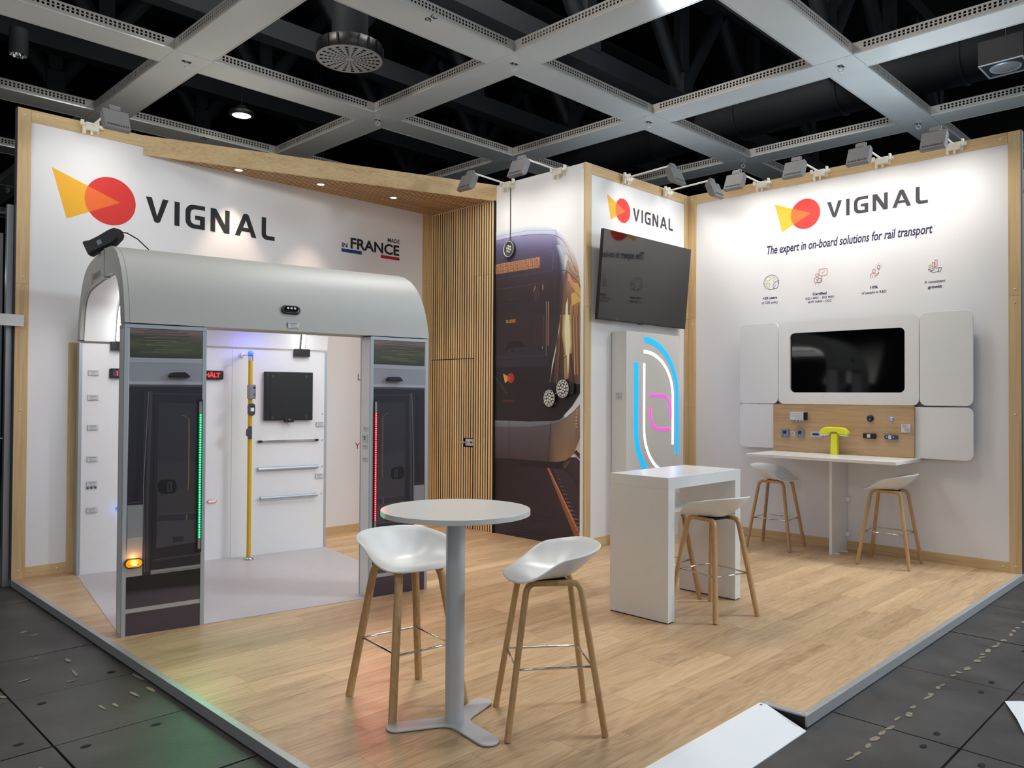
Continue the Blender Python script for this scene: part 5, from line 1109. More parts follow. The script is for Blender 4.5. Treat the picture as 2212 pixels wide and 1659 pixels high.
# oval lamp and plate on the roof
t = tl('oval_lamp', 'black oval lamp on the curved roof above the doorway', 'lamp', (1.132,0.046,2.225))
t.rotation_euler = (R(-24),0,TA)
MB().prism(rrect(-0.072,0.072,-0.034,0.034,0.033,8), 'y', -0.022, 0.02).build('rim', M['black'], t, 0.004)
MB().prism(rrect(-0.056,0.056,-0.022,0.022,0.021,8), 'y', -0.030, -0.02).build('lens', M['screen'], t, 0.004)
for k in (-0.026,0.0,0.026): MB().cyl((k,-0.031,0.004),(k,-0.029,0.004),0.009,n=10).build('led', M['lens'], t)
PL_G = 'white information plates on the tram cabin'
def plate(label, loc, w, h, face='y', lines=4, size=1):
    """small white plate with lines of fine print"""
    t = tl('info_plate', label, 'label plate', loc, PL_G)
    if face == 'y':
        MB().box(-w/2,w/2,-0.010,-0.004,-h/2,h/2).build('plate', M['plate'], t, 0.001); MB().box(-w/2-0.001,w/2+0.001,-0.004,0.001,-h/2-0.001,h/2+0.001).build('shade_rim', M['plate_shade'], t)  # dark rim behind the plate stands for its border shadow
        pl_ = lambda u, z: (u, -0.0105, z)
    else:
        MB().box(-0.006,0.002,-w/2,w/2,-h/2,h/2).build('plate', M['plate'], t, 0.001); pl_ = lambda u, z: (-0.0066, -u, z)
    mb = MB()
    for k in range(lines):
        z = h/2-h*(k+0.8)/(lines+0.6); wd = w*(0.72 if k == 0 else [0.42,0.55,0.34,0.62][k % 4]); hh = h*(0.03 if k else 0.055)/max(1, lines/4)
        x0 = -w*0.40 if k == 0 else -w*0.28
        mb.add([pl_(x0,z-hh), pl_(x0+wd,z-hh), pl_(x0+wd,z+hh), pl_(x0,z+hh)], [(0,1,2,3)])
    mb.build('fine_print', M['fine'], t, kind='stuff'); return t
plate('small white plate under the oval lamp on the curved roof', (1.142,0.009,2.112), 0.085, 0.042)
for z, lab in ((1.780,'topmost white plate of the column on the left cabin wall'),(1.560,'second white plate from the top on the left cabin wall'),(1.295,'third white plate from the top on the left cabin wall'),(1.016,'fourth white plate from the top on the left cabin wall'),(0.795,'white plate above the three small buttons on the left cabin wall'),(0.562,'lowest white plate on the left cabin wall')):
    plate(lab, (0.111,2.150,z), 0.083, 0.042)
plate('white plate right of the black box on the cabin back wall', (2.224,2.150,1.288), 0.082, 0.044); plate('white plate above the lowest handrail end on the cabin wall', (2.220,2.150,0.750), 0.082, 0.043)
for y, z, h, lab in ((0.083,1.327,0.030,'upper small white plate on the doorway post side'),(0.090,1.181,0.032,'small white plate below the coloured label on the doorway post'),(0.089,1.082,0.031,'lowest small white plate on the doorway post side')):
    plate(lab, (1.770,y,z), 0.075, h, 'x', 3)
t = plate('larger white label with a round coloured mark on the doorway post', (1.770,0.092,1.252), 0.085, 0.062, 'x', 2)
for k, c in enumerate(('red','blue','icon_green')):
    a0 = 120*k; MB().add([(-0.0068,0.013*math.cos(R(a)),0.016*math.sin(R(a))) for a in range(a0,a0+121,20)]+[(-0.0068,0,0)], [tuple(range(8))]).build('colour_mark', M[c], t)
for k, x in enumerate((0.076,0.107,0.138)):
    t = tl('push_button', ['left','middle','right'][k]+' of three tiny round buttons low on the left cabin wall', 'button', (x,2.150,0.761), 'small buttons on the left cabin wall')
    MB().cyl((0,0.002,0),(0,-0.008,0),0.010,n=14).build('bezel', M['mid_grey'], t); MB().cyl((0,-0.008,0),(0,-0.011,0),0.006,n=12).build('cap', M['dark_grey'], t)
def bled(name, lab, x, y, z, r, m, en, col):
    t = tl(name, lab, 'light', (x,y,z)); MB().lathe([(0.0,r*0.7),(r*0.6,r*0.55),(r,0.0)], n=14).xf(Matrix.Rotation(PI/2,4,'X')).build('lens', M[m], t)
    MB().cyl((0,0.002,0),(0,-0.003,0),r*1.25,n=16).build('ring', M['mid_grey'], t)
    l = bpy.data.lights.new(name+'_glow', 'POINT'); l.energy = en; l.color = col; l.shadow_soft_size = 0.01
    b = bpy.data.objects.new(name+'_glow', l); COL.objects.link(b); b.parent = t; b.location = (0,-0.05,0)
bled('blue_indicator', 'tiny blue light low on the left cabin wall', 0.318, 2.150, 0.563, 0.013, 'blue_led', 0.06, (0.1,0.25,1.0))
t = tl('red_marker_lamp', 'small red oval lamp low on the cabin back wall', 'lamp', (1.139,2.150,0.565))
MB().prism(rrect(-0.044,0.044,-0.016,0.016,0.015,6), 'y', -0.010, 0.001).build('frame', M['chrome'], t, 0.002); MB().prism(rrect(-0.036,0.036,-0.010,0.010,0.009,6), 'y', -0.014, -0.009).build('lens', M['frost'], t, 0.002)
for k in (-0.02,0,0.02): MB().cyl((k,-0.0142,0),(k,-0.016,0),0.006,n=8).build('led', M['led_red'], t)
# destination display
t = tl('led_display', 'long black passenger display with red letters on the cabin wall', 'display', (0.733,2.150,1.780))
MB().prism(rrect(-0.497,0.497,-0.043,0.043,0.012,4), 'y', -0.030, 0.001).build('casing', M['black'], t, 0.003)
RD = ((1,0,0),(0,0,1),(0,-1,0))
MB().box(-0.470,-0.36,-0.0312,-0.030,-0.026,0.026).build('display_window', M['dark_grey'], t)
text('display_text', '13', M['red_text'], t, (-0.437,-0.0318,-0.022), RD, height=0.044, bold=0.01)
text('display_text', 'N HÄLT', M['red_text'], t, (0.466,-0.0312,-0.021), RD, height=0.052, bold=0.03, align='RIGHT')
l = bpy.data.lights.new('display_glow', 'AREA'); l.shape = 'RECTANGLE'; l.size = 0.5; l.size_y = 0.05; l.energy = 0.5; l.color = (1.0,0.1,0.1)
b = bpy.data.objects.new('display_glow', l); COL.objects.link(b); b.parent = t; b.location = (0.2,-0.05,0); b.rotation_euler = (-PI/2,0,0)
# black flat box
t = tl('flat_screen_box', 'black square flat box hung on the cabin back wall', 'screen', (1.880,2.150,1.580))
MB().box(-0.249,0.249,-0.040,0.001,-0.245,0.245).build('casing', M['black_soft'], t, 0.003); MB().box(-0.197,0.238,-0.043,-0.040,-0.235,0.235).build('front_cover', M['black'], t, 0.001); MB().box(-0.242,-0.199,-0.042,-0.040,-0.238,0.238).build('side_cover', M['black_soft'], t)
for x, z in ((-0.17,0.20),(0.18,0.20),(-0.17,-0.215),(0.18,-0.21)): MB().box(x-0.008,x+0.008,-0.0445,-0.043,z-0.014,z+0.014).build('latch', M['dark_grey'], t)
lk = MB().prism(rrect(-0.05,0.05,-0.265,-0.225,0.014,4), 'y', -0.050, -0.02).build('lock_housing', M['black'], t, 0.003); MB().box(-0.007,0.007,-0.0510,-0.050,-0.240,-0.233).build('lock_plate', M['chrome'], lk)
MB().tube([(-0.008+0.012*math.cos(a*PI/5),-0.045,-0.285+0.012*math.sin(a*PI/5)) for a in range(10)], 0.0015, 5, closed=True).build('key_ring', M['chrome'], lk)
# handrails
for x0, x1, z, kind_, lab in ((1.578,2.203,1.127,0,'thin top light rail with black ends on the cabin back wall'),(1.576,2.203,0.851,1,'flat silver handrail in the middle of the cabin back wall'),(1.602,2.191,0.561,2,'round silver handrail lowest on the cabin back wall')):
    t = tl('wall_rail', lab, 'rail', ((x0+x1)/2,2.150,z), 'rails on the cabin back wall'); w = (x1-x0)/2
    if kind_ == 0:
        MB().box(-w,w,-0.020,0.001,-0.009,0.009).build('bar', M['chrome'], t, 0.002)
        for s_ in (-1, 1): MB().box(s_*w-0.001 if s_ < 0 else s_*w-0.040, s_*w+0.040 if s_ < 0 else s_*w+0.001, -0.021,0.001,-0.010,0.010).build('end_cap', M['black'], t)
    elif kind_ == 1:
        MB().prism([(-0.001,-0.020),(-0.030,-0.014),(-0.036,0.0),(-0.030,0.014),(-0.001,0.020)], 'x', -w, w).build('bar', M['alu_light'], t, 0.002)
    else:
        MB().cyl((-w,-0.035,0),(w,-0.035,0),0.016,n=14).build('bar', M['alu_light'], t)
        for s_ in (-1, 1): MB().box(s_*(w-0.012)-0.008,s_*(w-0.012)+0.008,-0.045,0.001,-0.018,0.018).build('end_bracket', M['steel_grey'], t, 0.003)
# roof light arcs with black wall boxes
for x, bx0, bx1, lab in ((0.300,0.242,0.358,'curved white light bar under the roof near the cabin open end'),(2.010,1.934,2.095,'curved white light bar under the roof near the cabin far end')):
    t = tl('light_bar', lab, 'light', (x,1.15,2.065), 'curved light bars under the cabin roof')
    path = []
    for k in range(len(inn)):
        y, z = inn[k]; 
        path.append((0.0, (y-1.15)*0.965, (z-2.065)*0.935+0.0))
    path[0] = (0, path[0][1], 0.05); path = path[1:]
    MB().tube(path, 0.012, 8, sec=([(-0.016,-0.016),(0.016,-0.016),(0.016,0.016),(-0.016,0.016)], (1,0,0))).build('profile', M['black'], t)
    MB().tube([(-0.004, y*0.975, z-0.017 if abs(y) < 0.8 else z) for _, y, z in path], 0.012, 8, sec=([(-0.014,-0.008),(0.014,-0.008),(0.014,0.008),(-0.014,0.008)], (1,0,0))).build('diffuser', M['led_white'], t)
    MB().box(bx0-x,bx1-x,0.955,1.002,-0.077,-0.002).build('wall_box', M['black_soft'], t, 0.002)
    l = bpy.data.lights.new('light_bar_glow', 'AREA'); l.shape = 'RECTANGLE'; l.size = 0.03; l.size_y = 1.4; l.energy = 8; l.color = (0.97,0.97,1.0)
    b = bpy.data.objects.new('light_bar_glow', l); COL.objects.link(b); b.parent = t; b.location = (0,0.05,0.32)
# yellow grab pole
t = tl('grab_pole', 'yellow floor-to-ceiling grab pole in the tram cabin', 'pole', (1.442,1.971,0.003))
MB().cyl((0,0,0.02),(0,0,1.925),0.0205,n=20).build('pole', M['yellow'], t)
MB().lathe([(0.0,0.03),(0.024,0.028),(0.045,0.016),(0.052,0.0),(0.0,0.0)], n=24).build('floor_flange', M['chrome'], t)
MB().cyl((0,0,1.92),(0,0,1.965),0.025,0.022,n=16).build('top_clamp', M['chrome'], t)
MB().tube([(0,0.0,1.975),(-0.01,0.1,1.978),(-0.02,0.178,1.98)], 0.010, 8).build('wall_bracket', M['frost'], t); MB().cyl((-0.02,0.160,1.98),(-0.02,0.180,1.98),0.026,n=16).build('wall_rose', M['frost'], t)
MB().lathe([(0.0,0.046),(0.020,0.040),(0.028,0.018),(0.026,0.0),(0.0,0.0)], (0,0,1.972), 16).build('blue_cap', M['blue_led'], t, label='lit blue cap')
MB().lathe([(0.023,0.0),(0.024,0.012),(0.021,0.016)], (0,0,1.962), 16).build('blue_collar', M['blue_glow'], t)
l = bpy.data.lights.new('blue_cap_glow', 'POINT'); l.energy = 1.1; l.color = (0.08,0.10,1.0); l.shadow_soft_size = 0.02
b = bpy.data.objects.new('blue_cap_glow', l); COL.objects.link(b); b.parent = t; b.location = (0.0,-0.04,2.03)
t = tl('card_reader', 'grey box reader clipped on the yellow pole', 'device', (1.446,1.947,1.622)); MB().box(-0.032,0.036,-0.035,0.045,-0.07,0.07).build('casing', M['mid_grey'], t, 0.012); MB().box(0.006,0.026,-0.0362,-0.035,0.028,0.048).build('display_window', M['black'], t); MB().box(0.012,0.022,-0.0362,-0.035,-0.036,-0.018).build('socket', M['black'], t)
t = tl('stop_button', 'dark oval stop button on the yellow pole', 'button', (1.446,1.945,1.450)); MB().prism(rrect(-0.029,0.029,-0.060,0.060,0.027,6), 'y', -0.030, 0.03).build('casing', M['dark_grey'], t, 0.004); MB().box(-0.016,0.016,-0.032,-0.030,-0.016,0.018).build('button', M['frost'], t); MB().box(-0.016,0.016,-0.032,-0.030,0.022,0.036).build('display_window', M['black'], t)
t = tl('side_holder', 'dark bracket lowest on the yellow pole', 'device', (1.428,1.945,1.228)); MB().prism([(-0.004,-0.062),(0.02,-0.062),(0.02,0.062),(-0.004,0.062),(-0.008,0.042),(-0.022,0.026),(-0.024,-0.026),(-0.008,-0.042)], 'y', -0.024, 0.03).build('casing', M['dark_grey'], t, 0.003)
# black camera arm on the roof
t = tl('roof_camera', 'black roof camera on a short foot above the cabin end', 'camera', (0.075,0.975,2.684))
MB().tube([(0.0,0.0,-0.004),(-0.004,0.004,0.03),(-0.008,0.008,0.11)], [0.040,0.032,0.028], 12).build('foot', M['black'], t)
# the arm runs sideways and down past the end frame
ca = MB(); 
a, b_ = Vector((0.035,-0.030,0.165)), Vector((-0.150,0.135,0.040)); d = (b_-a).normalized(); up = Vector((0,0,1)); sd = d.cross(up).normalized(); u2 = sd.cross(d)
prof = [(0.0,0.010,-0.050),(0.02,0.028,-0.075),(0.07,0.034,-0.092),(0.16,0.030,-0.086),(0.24,0.034,-0.078),(0.285,0.050,-0.082)]
rings = []
for s_, h1, h2 in prof:
    c = a+d*s_; rings.append([c+sd*0.045+u2*h1*0.6, c+sd*0.02+u2*h1, c-sd*0.02+u2*h1, c-sd*0.045+u2*h1*0.6, c-sd*0.045+u2*h2*0.8, c-sd*0.02+u2*h2, c+sd*0.02+u2*h2, c+sd*0.045+u2*h2*0.8])
vs = [v for r_ in rings for v in r_]; fs = [tuple(range(8)), tuple(range(8*len(rings)-1, 8*len(rings)-9, -1))]
for i in range(len(rings)-1):
    for k in range(8): fs.append((i*8+k, i*8+(k+1) % 8, i*8+8+(k+1) % 8, i*8+8+k))
ca.add(vs, fs).build('housing', M['black'], t, 0.004)
c = a+d*0.16-sd*0.047-u2*0.03; c2 = a+d*0.16+sd*0.047-u2*0.03
for cc_, sg in ((c, -1), (c2, 1)): MB().add([tuple(cc_+sd*sg*0.0008+d*p_+u2*q_) for p_, q_ in ((-0.018,-0.018),(0.018,-0.018),(0.018,0.018),(-0.018,0.018))], [(0,1,2,3)]).build('badge', M['mid_grey'], t)
cc_ = a+d*0.286-u2*0.016
MB().add([tuple(cc_+sd*p_+u2*q_) for p_, q_ in ((-0.036,-0.055),(0.036,-0.055),(0.036,0.055),(-0.036,0.055))], [(0,1,2,3)]).build('front_glass', M['screen'], t)
t2 = tl('camera_cable', 'thin black cable looping from the roof camera down to the roof', 'cable', (0.075,0.975,2.684))
MB().tube([(0.036,-0.032,0.150),(0.09,-0.03,0.150),(0.17,-0.01,0.115),(0.25,0.01,0.05),(0.285,0.03,0.006),(0.36,0.08,0.005)], 0.005, 6).build('cable', M['ink'], t2)
# ================================================================== TELEVISION AND LIGHT BOX ON THE CORNER WALL
t = thing('television', 'large black television tilted down on the corner wall', 'television', (2.140,-2.635,2.880), rot=(0.085,0,-0.006))
TW, TH = 1.67, 0.951
MB().box(-TW/2,TW/2,0.0,0.035,-TH/2,TH/2).build('casing', M['black_soft'], t, 0.003)
MB().box(-TW/2+0.006,TW/2-0.006,-0.003,0.0,-TH/2+0.012,TH/2-0.006).build('screen', M['tv_screen'], t)
MB().box(-0.10,-0.03,-0.006,0.02,-TH/2-0.008,-TH/2+0.002).build('sensor_bar', M['black'], t)
MB().box(-0.25,0.25,0.035,0.095,-0.2,0.15).build('wall_bracket', M['black'], t)

t = thing('light_box', 'tall white box with glowing blue, white and pink curves in the corner', 'light box', (2.168,-2.608,0))
MB().box(-0.508,0.508,-0.098,0.098,0.0,2.30).build('box', M['table_white'], t, 0.003)
def ribbon(name, path, w, m):
    n = len(path); L_ = []; R_ = []
    for i in range(n):
        a = path[max(0,i-1)]; b = path[min(n-1,i+1)]; dx, dz = b[0]-a[0], b[1]-a[1]; l = math.hypot(dx,dz); nx_, nz = -dz/l*w/2, dx/l*w/2
        L_.append((path[i][0]+nx_, path[i][1]+nz)); R_.append((path[i][0]-nx_, path[i][1]-nz))
    vs = []; fs = []
    for d in (-0.1015, -0.0975):
        for a, b in zip(L_, R_): vs += [(a[0]-2.168, d, a[1]), (b[0]-2.168, d, b[1])]
    k = 2*n
    for i in range(n-1):
        fs += [(2*i,2*i+1,2*i+3,2*i+2), (2*i,2*i+2,k+2*i+2,k+2*i), (2*i+1,k+2*i+1,k+2*i+3,2*i+3)]
    fs += [(0,k,k+1,1),(2*n-2,2*n-1,k+2*n-1,k+2*n-2)]
    MB().add(vs, fs).build(name, M[m], t)
ribbon('blue_light_curve', [(1.985,2.223)]+arc2(1.99,1.60,0.645,0.623,90,0,20)+[(2.635,0.936)], 0.062, 'neon_blue')
ribbon('white_light_curve', [(1.977,2.090)]+arc2(1.985,1.60,0.562,0.490,90,0,20)+[(2.547,1.048)], 0.036, 'neon_white')
ribbon('blue_light_curve', [(1.836,1.97),(1.836,1.25)]+arc2(2.50,1.25,0.664,0.66,180,270,20)[1:], 0.072, 'neon_blue')
ribbon('white_light_curve', [(1.985,1.96),(1.985,1.25)]+arc2(2.50,1.25,0.515,0.515,180,270,20)[1:], 0.034, 'neon_white')
ribbon('pink_light_curve', [(2.094,1.61)]+[(2.33,1.61)]+arc2(2.33,1.44,0.177,0.17,90,0,12)[1:]+[(2.507,1.341)], 0.028, 'neon_pink')
ribbon('pink_light_curve', [(2.100,1.487),(2.100,1.40)]+arc2(2.277,1.40,0.177,0.17,180,270,12)[1:]+[(2.50,1.23)], 0.028, 'neon_pink')
l = bpy.data.lights.new('light_box_glow', 'AREA'); l.shape = 'RECTANGLE'; l.size = 0.7; l.size_y = 1.2; l.energy = 0.8; l.color = (0.55,0.78,1.0)
b = bpy.data.objects.new('light_box_glow', l); COL.objects.link(b); b.parent = t; b.location = (0.1,-0.13,1.45); b.rotation_euler = (-PI/2,0,0)
def plate3(label, loc, w, h, rz, lines, group):
    t = thing('info_plate', label, 'label plate', loc, rz, group)
    MB().box(-w/2,w/2,-0.006,0.002,-h/2,h/2).build('plate', M['plate'], t, 0.001); mb = MB()
    for k in range(lines):
        z = h/2-h*(k+0.8)/(lines+0.6); wd = w*(0.55 if k == 0 else [0.5,0.62,0.42,0.7][k % 4]); hh = h*0.022*(1.4 if k == 0 else 1); x0 = -w*0.40+(0 if k < 2 else w*0.08*(k-1))
        mb.add([(x0,-0.0066,z-hh),(min(x0+wd,w*0.46),-0.0066,z-hh),(min(x0+wd,w*0.46),-0.0066,z+hh),(x0,-0.0066,z+hh)], [(0,1,2,3)])
    mb.build('fine_print', M['fine'], t, kind='stuff'); return t
plate3('white information plate on the left side of the light box', (1.659,-2.606,1.598), 0.080, 0.075, -PI/2, 5, 'information plates on the stand')

# ================================================================== SCREEN WALL ON THE RIGHT
XP = 3.09
def wall_panel(label, y0, y1, z0, z1, corners, name='wall_panel', parent=None):
    pts = rrect(-y0, -y1, z0, z1, 0.062, 6, corners)
    o = MB().prism([(-u, z) for u, z in pts], 'x', 0.0, 0.024)
    t = thing(name, label, 'panel', (XP,0,0), group='white rounded panels around the wall screen')
    o.build('panel', M['white_panel'], t, 0.002); ym = (y0+y1)/2
    MB().box(0.024,0.096,ym-0.12,ym+0.12,z0+0.12,z1-0.12).build('spacer', M['black'], t)
    return t
wall_panel('upper left white rounded panel beside the wall screen', -3.254, -3.716, 1.525, 2.428, (1,1,1,1))
wall_panel('upper right white rounded panel beside the wall screen', -5.177, -5.643, 1.523, 2.432, (1,1,1,1))
wall_panel('lower left white rounded panel beside the oak board', -3.254, -3.690, 1.030, 1.518, (1,0,0,1))
wall_panel('lower right white rounded panel beside the oak board', -5.128, -5.643, 1.008, 1.508, (0,1,1,0))
t = thing('screen_surround', 'white rounded surround framing the black wall screen', 'panel', (XP,0,0))
o_ = rrect(3.722, 5.171, 1.523, 2.422, 0.062, 8); i_ = rrect(3.854, 5.040, 1.650, 2.298, 0.050, 8)
MB().ring_prism([(-u, z) for u, z in o_], [(-u, z) for u, z in i_], 'x', 0.0, 0.024).build('surround', M['white_panel'], t)
MB().box(0.045,0.097,-5.05,-3.84,1.55,2.40).build('backing', M['black'], t)
t = thing('wall_screen', 'black switched-off screen set in the white surround on the right wall', 'screen', (XP+0.030,-4.447,1.974))
MB().box(0.0,0.016,-0.60,0.60,-0.332,0.332).build('casing', M['black_soft'], t); MB().box(-0.003,0.0,-0.595,0.595,-0.327,0.327).build('screen', M['screen'], t)
t = thing('oak_board', 'oak board under the wall screen carrying small devices', 'board', (3.05,0,0))
MB().box(0.0,0.135,-5.137,-3.682,1.009,1.518).build('board', M['board_oak'], t, 0.001)
mb = MB()
for z in (1.40, 1.13): mb.cyl((0.075,-5.137,z),(0.075,-5.141,z),0.006,n=8)
mb.build('cap_screw', M['bolt'], t, kind='stuff')
t = thing('wall_desk', 'white wall desk shelf below the oak board', 'desk', (0,0,0))
MB().prism([(2.430,-3.685),(3.186,-3.685),(3.186,-5.180),(3.02,-5.180),(2.430,-5.180)], 'z', 0.976, 1.007).build('desk_top', M['table_white'], t, 0.003)
lg = MB().box(2.805,3.186,-4.436,-4.406,0.0,0.976).build('support_panel', M['white_panel'], t, 0.002)
for z in (0.53, 0.17, 0.95): MB().box(3.15,3.185,-4.474,-4.436,z-0.025,z+0.025).build('angle_bracket', M['frost'], lg, 0.002)
for x in (2.86, 3.06): MB().box(x-0.02,x+0.02,-4.490,-4.436,0.001,0.012).build('foot_bracket', M['frost'], lg, 0.002)

XB = 3.05
def dev(name, label, cat, y, z, group=None): return thing(name, label, cat, (XB, y, z), -PI/2, group)   # local x = along the wall to the right, -Y out
t = dev('control_box', 'grey metal control box with four plugs on the oak board', 'device', -3.982, 1.392)
MB().box(-0.085,0.066,-0.050,0.0,-0.040,0.046).build('casing', M['steel_grey'], t, 0.003); MB().box(-0.103,0.103,-0.006,0.001,-0.036,0.040).build('mounting_flange', M['steel_grey'], t)
for k in range(4): MB().box(0.066+0.008*k,0.070+0.008*k,-0.044,0.0,-0.038,0.044).build('cooling_fin', M['black'], t)
MB().box(-0.080,-0.022,-0.0512,-0.050,-0.034,-0.006).build('type_label', M['plate'], t)
for x in (-0.055,-0.022,0.015,0.045): MB().cyl((x,-0.025,-0.040),(x,-0.025,-0.058),0.009,n=10).build('plug', M['chrome'], t)
for y, lab in ((-3.826,'left grey plate with black knob on the oak board'),(-3.995,'right grey plate with black knob on the oak board')):
    t = dev('knob_plate', lab, 'device', y, 1.206, 'knob plates on the oak board'); MB().box(-0.042,0.042,-0.022,0.001,-0.045,0.045).build('plate', M['mid_grey'], t, 0.004)
    MB().lathe([(0.0,0.016),(0.014,0.014),(0.020,0.0)], n=18).xf(Matrix.Translation((-0.002,-0.022,0.012)) @ Matrix.Rotation(PI/2,4,'X')).build('knob', M['black'], t)
    MB().box(-0.02,0.02,-0.0235,-0.022,-0.024,-0.018).build('slot', M['black'], t); MB().box(-0.006,0.008,-0.025,-0.022,-0.024,-0.017).build('status_light', M['blue_led'], t)
t = dev('label_tag', 'small square white tag between the two knob plates', 'label plate', -3.907, 1.205); MB().box(-0.022,0.022,-0.004,0.0,-0.022,0.022).build('tag', M['plate'], t); MB().box(-0.013,0.003,-0.0046,-0.004,-0.010,-0.002).build('print', M['blue'], t); MB().box(0.003,0.014,-0.0046,-0.004,-0.010,-0.002).build('print', M['red'], t); MB().box(-0.014,0.014,-0.0046,-0.004,0.004,0.009).build('print', M['icon_grey'], t)
t = dev('reader_module', 'pale grey module with dark window and blue edge light', 'device', -4.176, 1.205); MB().box(-0.064,0.064,-0.026,0.0,-0.032,0.030).build('casing', M['alu_light'], t, 0.004); MB().box(-0.038,0.028,-0.0272,-0.026,-0.010,0.012).build('window', M['black'], t); MB().box(0.050,0.062,-0.028,-0.02,-0.024,0.006).build('status_light', M['blue_led'], t)
t = dev('round_button', 'round black button upper right on the oak board', 'button', -4.725, 1.388); MB().lathe([(0.0,0.018),(0.026,0.016),(0.034,0.008),(0.035,0.0)], n=24).xf(Matrix.Rotation(PI/2,4,'X')).build('button', M['black'], t); MB().box(-0.006,0.006,-0.021,-0.016,-0.012,-0.006).build('status_light', M['blue_led'], t)
t = dev('small_button', 'small round button with a blue light at the board right end', 'button', -4.930, 1.386); MB().lathe([(0.0,0.010),(0.014,0.012),(0.021,0.006),(0.022,0.0)], n=20).xf(Matrix.Rotation(PI/2,4,'X')).build('ring', M['chrome'], t); MB().lathe([(0.0,0.015),(0.012,0.014),(0.014,0.008)], n=16).xf(Matrix.Rotation(PI/2,4,'X')).build('cap', M['blue_led'], t)
t = dev('door_button', 'black rectangular push unit with white square on the board', 'button', -4.722, 1.210); MB().box(-0.062,0.062,-0.028,0.001,-0.026,0.026).build('casing', M['black'], t, 0.005); MB().box(-0.020,0.012,-0.031,-0.028,-0.016,0.018).build('button', M['plate'], t)
t = dev('oval_button', 'dark oval push unit with white square and two blue lights', 'button', -4.930, 1.207); MB().prism(rrect(-0.064,0.064,-0.022,0.022,0.021,6), 'y', -0.026, 0.0).build('casing', M['dark_grey'], t, 0.004); MB().box(-0.022,0.006,-0.030,-0.026,-0.018,0.018).build('button', M['plate'], t)
for x in (-0.038, 0.026): MB().cyl((x,-0.026,0.0),(x,-0.029,0.0),0.006,n=10).build('status_light', M['blue_led'], t)
plate3('white information plate at the right end of the oak board', (XB,-5.065,1.298), 0.086, 0.084, -PI/2, 7, 'information plates on the stand')
# yellow T-shaped lamp standing on the desk
t = thing('desk_lamp', 'lemon yellow T-shaped lamp standing on the white wall desk', 'lamp', (2.985,-4.390,1.007), -PI/2)
MB().prism([(-0.037,0.0),(0.037,0.0),(0.031,0.215),(-0.031,0.215)], 'y', -0.028, 0.028).build('column', M['lemon'], t, 0.008)
MB().prism([(-0.150,0.218)]+[(-0.146,0.235),(-0.125,0.262),(-0.100,0.278),(-0.07,0.282),(0.07,0.282),(0.100,0.278),(0.125,0.262),(0.146,0.235),(0.150,0.218),(0.130,0.206),(0.045,0.214),(0.032,0.234),(-0.032,0.234),(-0.045,0.214),(-0.130,0.206)], 'y', -0.036, 0.036).build('head', M['lemon'], t, 0.009)
for s_ in (-1, 1): MB().prism([(s_*0.142,0.213),(s_*0.130,0.204),(s_*0.050,0.211),(s_*0.060,0.198),(s_*0.125,0.194),(s_*0.141,0.204)][:2]+[(s_*0.050,0.210),(s_*0.062,0.197),(s_*0.125,0.191),(s_*0.140,0.200)], 'y', -0.028, 0.028).build('lens', M['frost'], t, 0.004)

# ================================================================== FURNITURE
t = thing('round_table', 'tall round white table on a silver column and three-armed foot', 'table', (-2.612,-4.840,0))
MB().prism([(0.366*math.cos(2*PI*k/128), 0.366*math.sin(2*PI*k/128)) for k in range(128)], 'z', 1.018, 1.043).build('table_top', M['table_top'], t, 0.0015)
MB().cyl((0,0,0.010),(0,0,1.018),0.047,n=40).build('column', M['steel_grey'], t)
MB().lathe([(0.0,1.018),(0.12,1.018),(0.12,1.010),(0.0,1.010)], n=24).build('top_plate', M['steel_grey'], t)
pts = []
arms = [(152, 0.335), (262, 0.335), (16, 0.310)]; arms.sort()
for i, (a, ln) in enumerate(arms):
    an = arms[(i+1) % 3][0]+(360 if i == 2 else 0); ca_, sa = math.cos(R(a)), math.sin(R(a)); w = 0.054
    e = (ca_*(ln-w), sa*(ln-w))
    pts += [(e[0]+w*math.cos(R(a-90+180*k/8)), e[1]+w*math.sin(R(a-90+180*k/8))) for k in range(9)]
    m_ = R((a+an)/2); gap = R((an-a)/2); q0 = w/math.sin(gap)
    base = (math.cos(m_)*q0, math.sin(m_)*q0); cb, sb = math.cos(R(an)), math.sin(R(an)); t_ = 0.05
    p1 = (base[0]+ca_*t_, base[1]+sa*t_); p2 = (base[0]+cb*t_, base[1]+sb*t_)
    for k in range(5):
        s_ = k/4; pts.append(((1-s_)**2*p1[0]+2*s_*(1-s_)*base[0]+s_*s_*p2[0], (1-s_)**2*p1[1]+2*s_*(1-s_)*base[1]+s_*s_*p2[1]))
MB().prism(pts, 'z', 0.004, 0.013).build('foot', M['steel_grey'], t, 0.003)
mb = MB()
for a, ln in arms: mb.cyl((math.cos(R(a))*(ln-0.05),math.sin(R(a))*(ln-0.05),0.0),(math.cos(R(a))*(ln-0.05),math.sin(R(a))*(ln-0.05),0.005),0.03,n=14)
mb.build('glide', M['black'], t, kind='stuff')

t = thing('bar_table', 'white box-shaped bar table standing in front of the light box', 'table', (0,0,0))
u0, u1, v0, v1, zT, tl_ = -0.469, 0.547, -4.648, -4.136, 1.026, 0.082
MB().box(u0,u1,v0,v1,zT-0.082,zT).build('table_top', M['table_white'], t, 0.0015)
for a, b in ((u0,u0+tl_),(u1-tl_,u1)): 
    sp = MB().box(a,b,v0,v1,0.008,zT-0.082).build('side_panel', M['table_white'], t, 0.0015)
    MB().box(a+0.005,b-0.005,v0+0.005,v1-0.005,0.0,0.008).build('plinth', M['black'], sp)

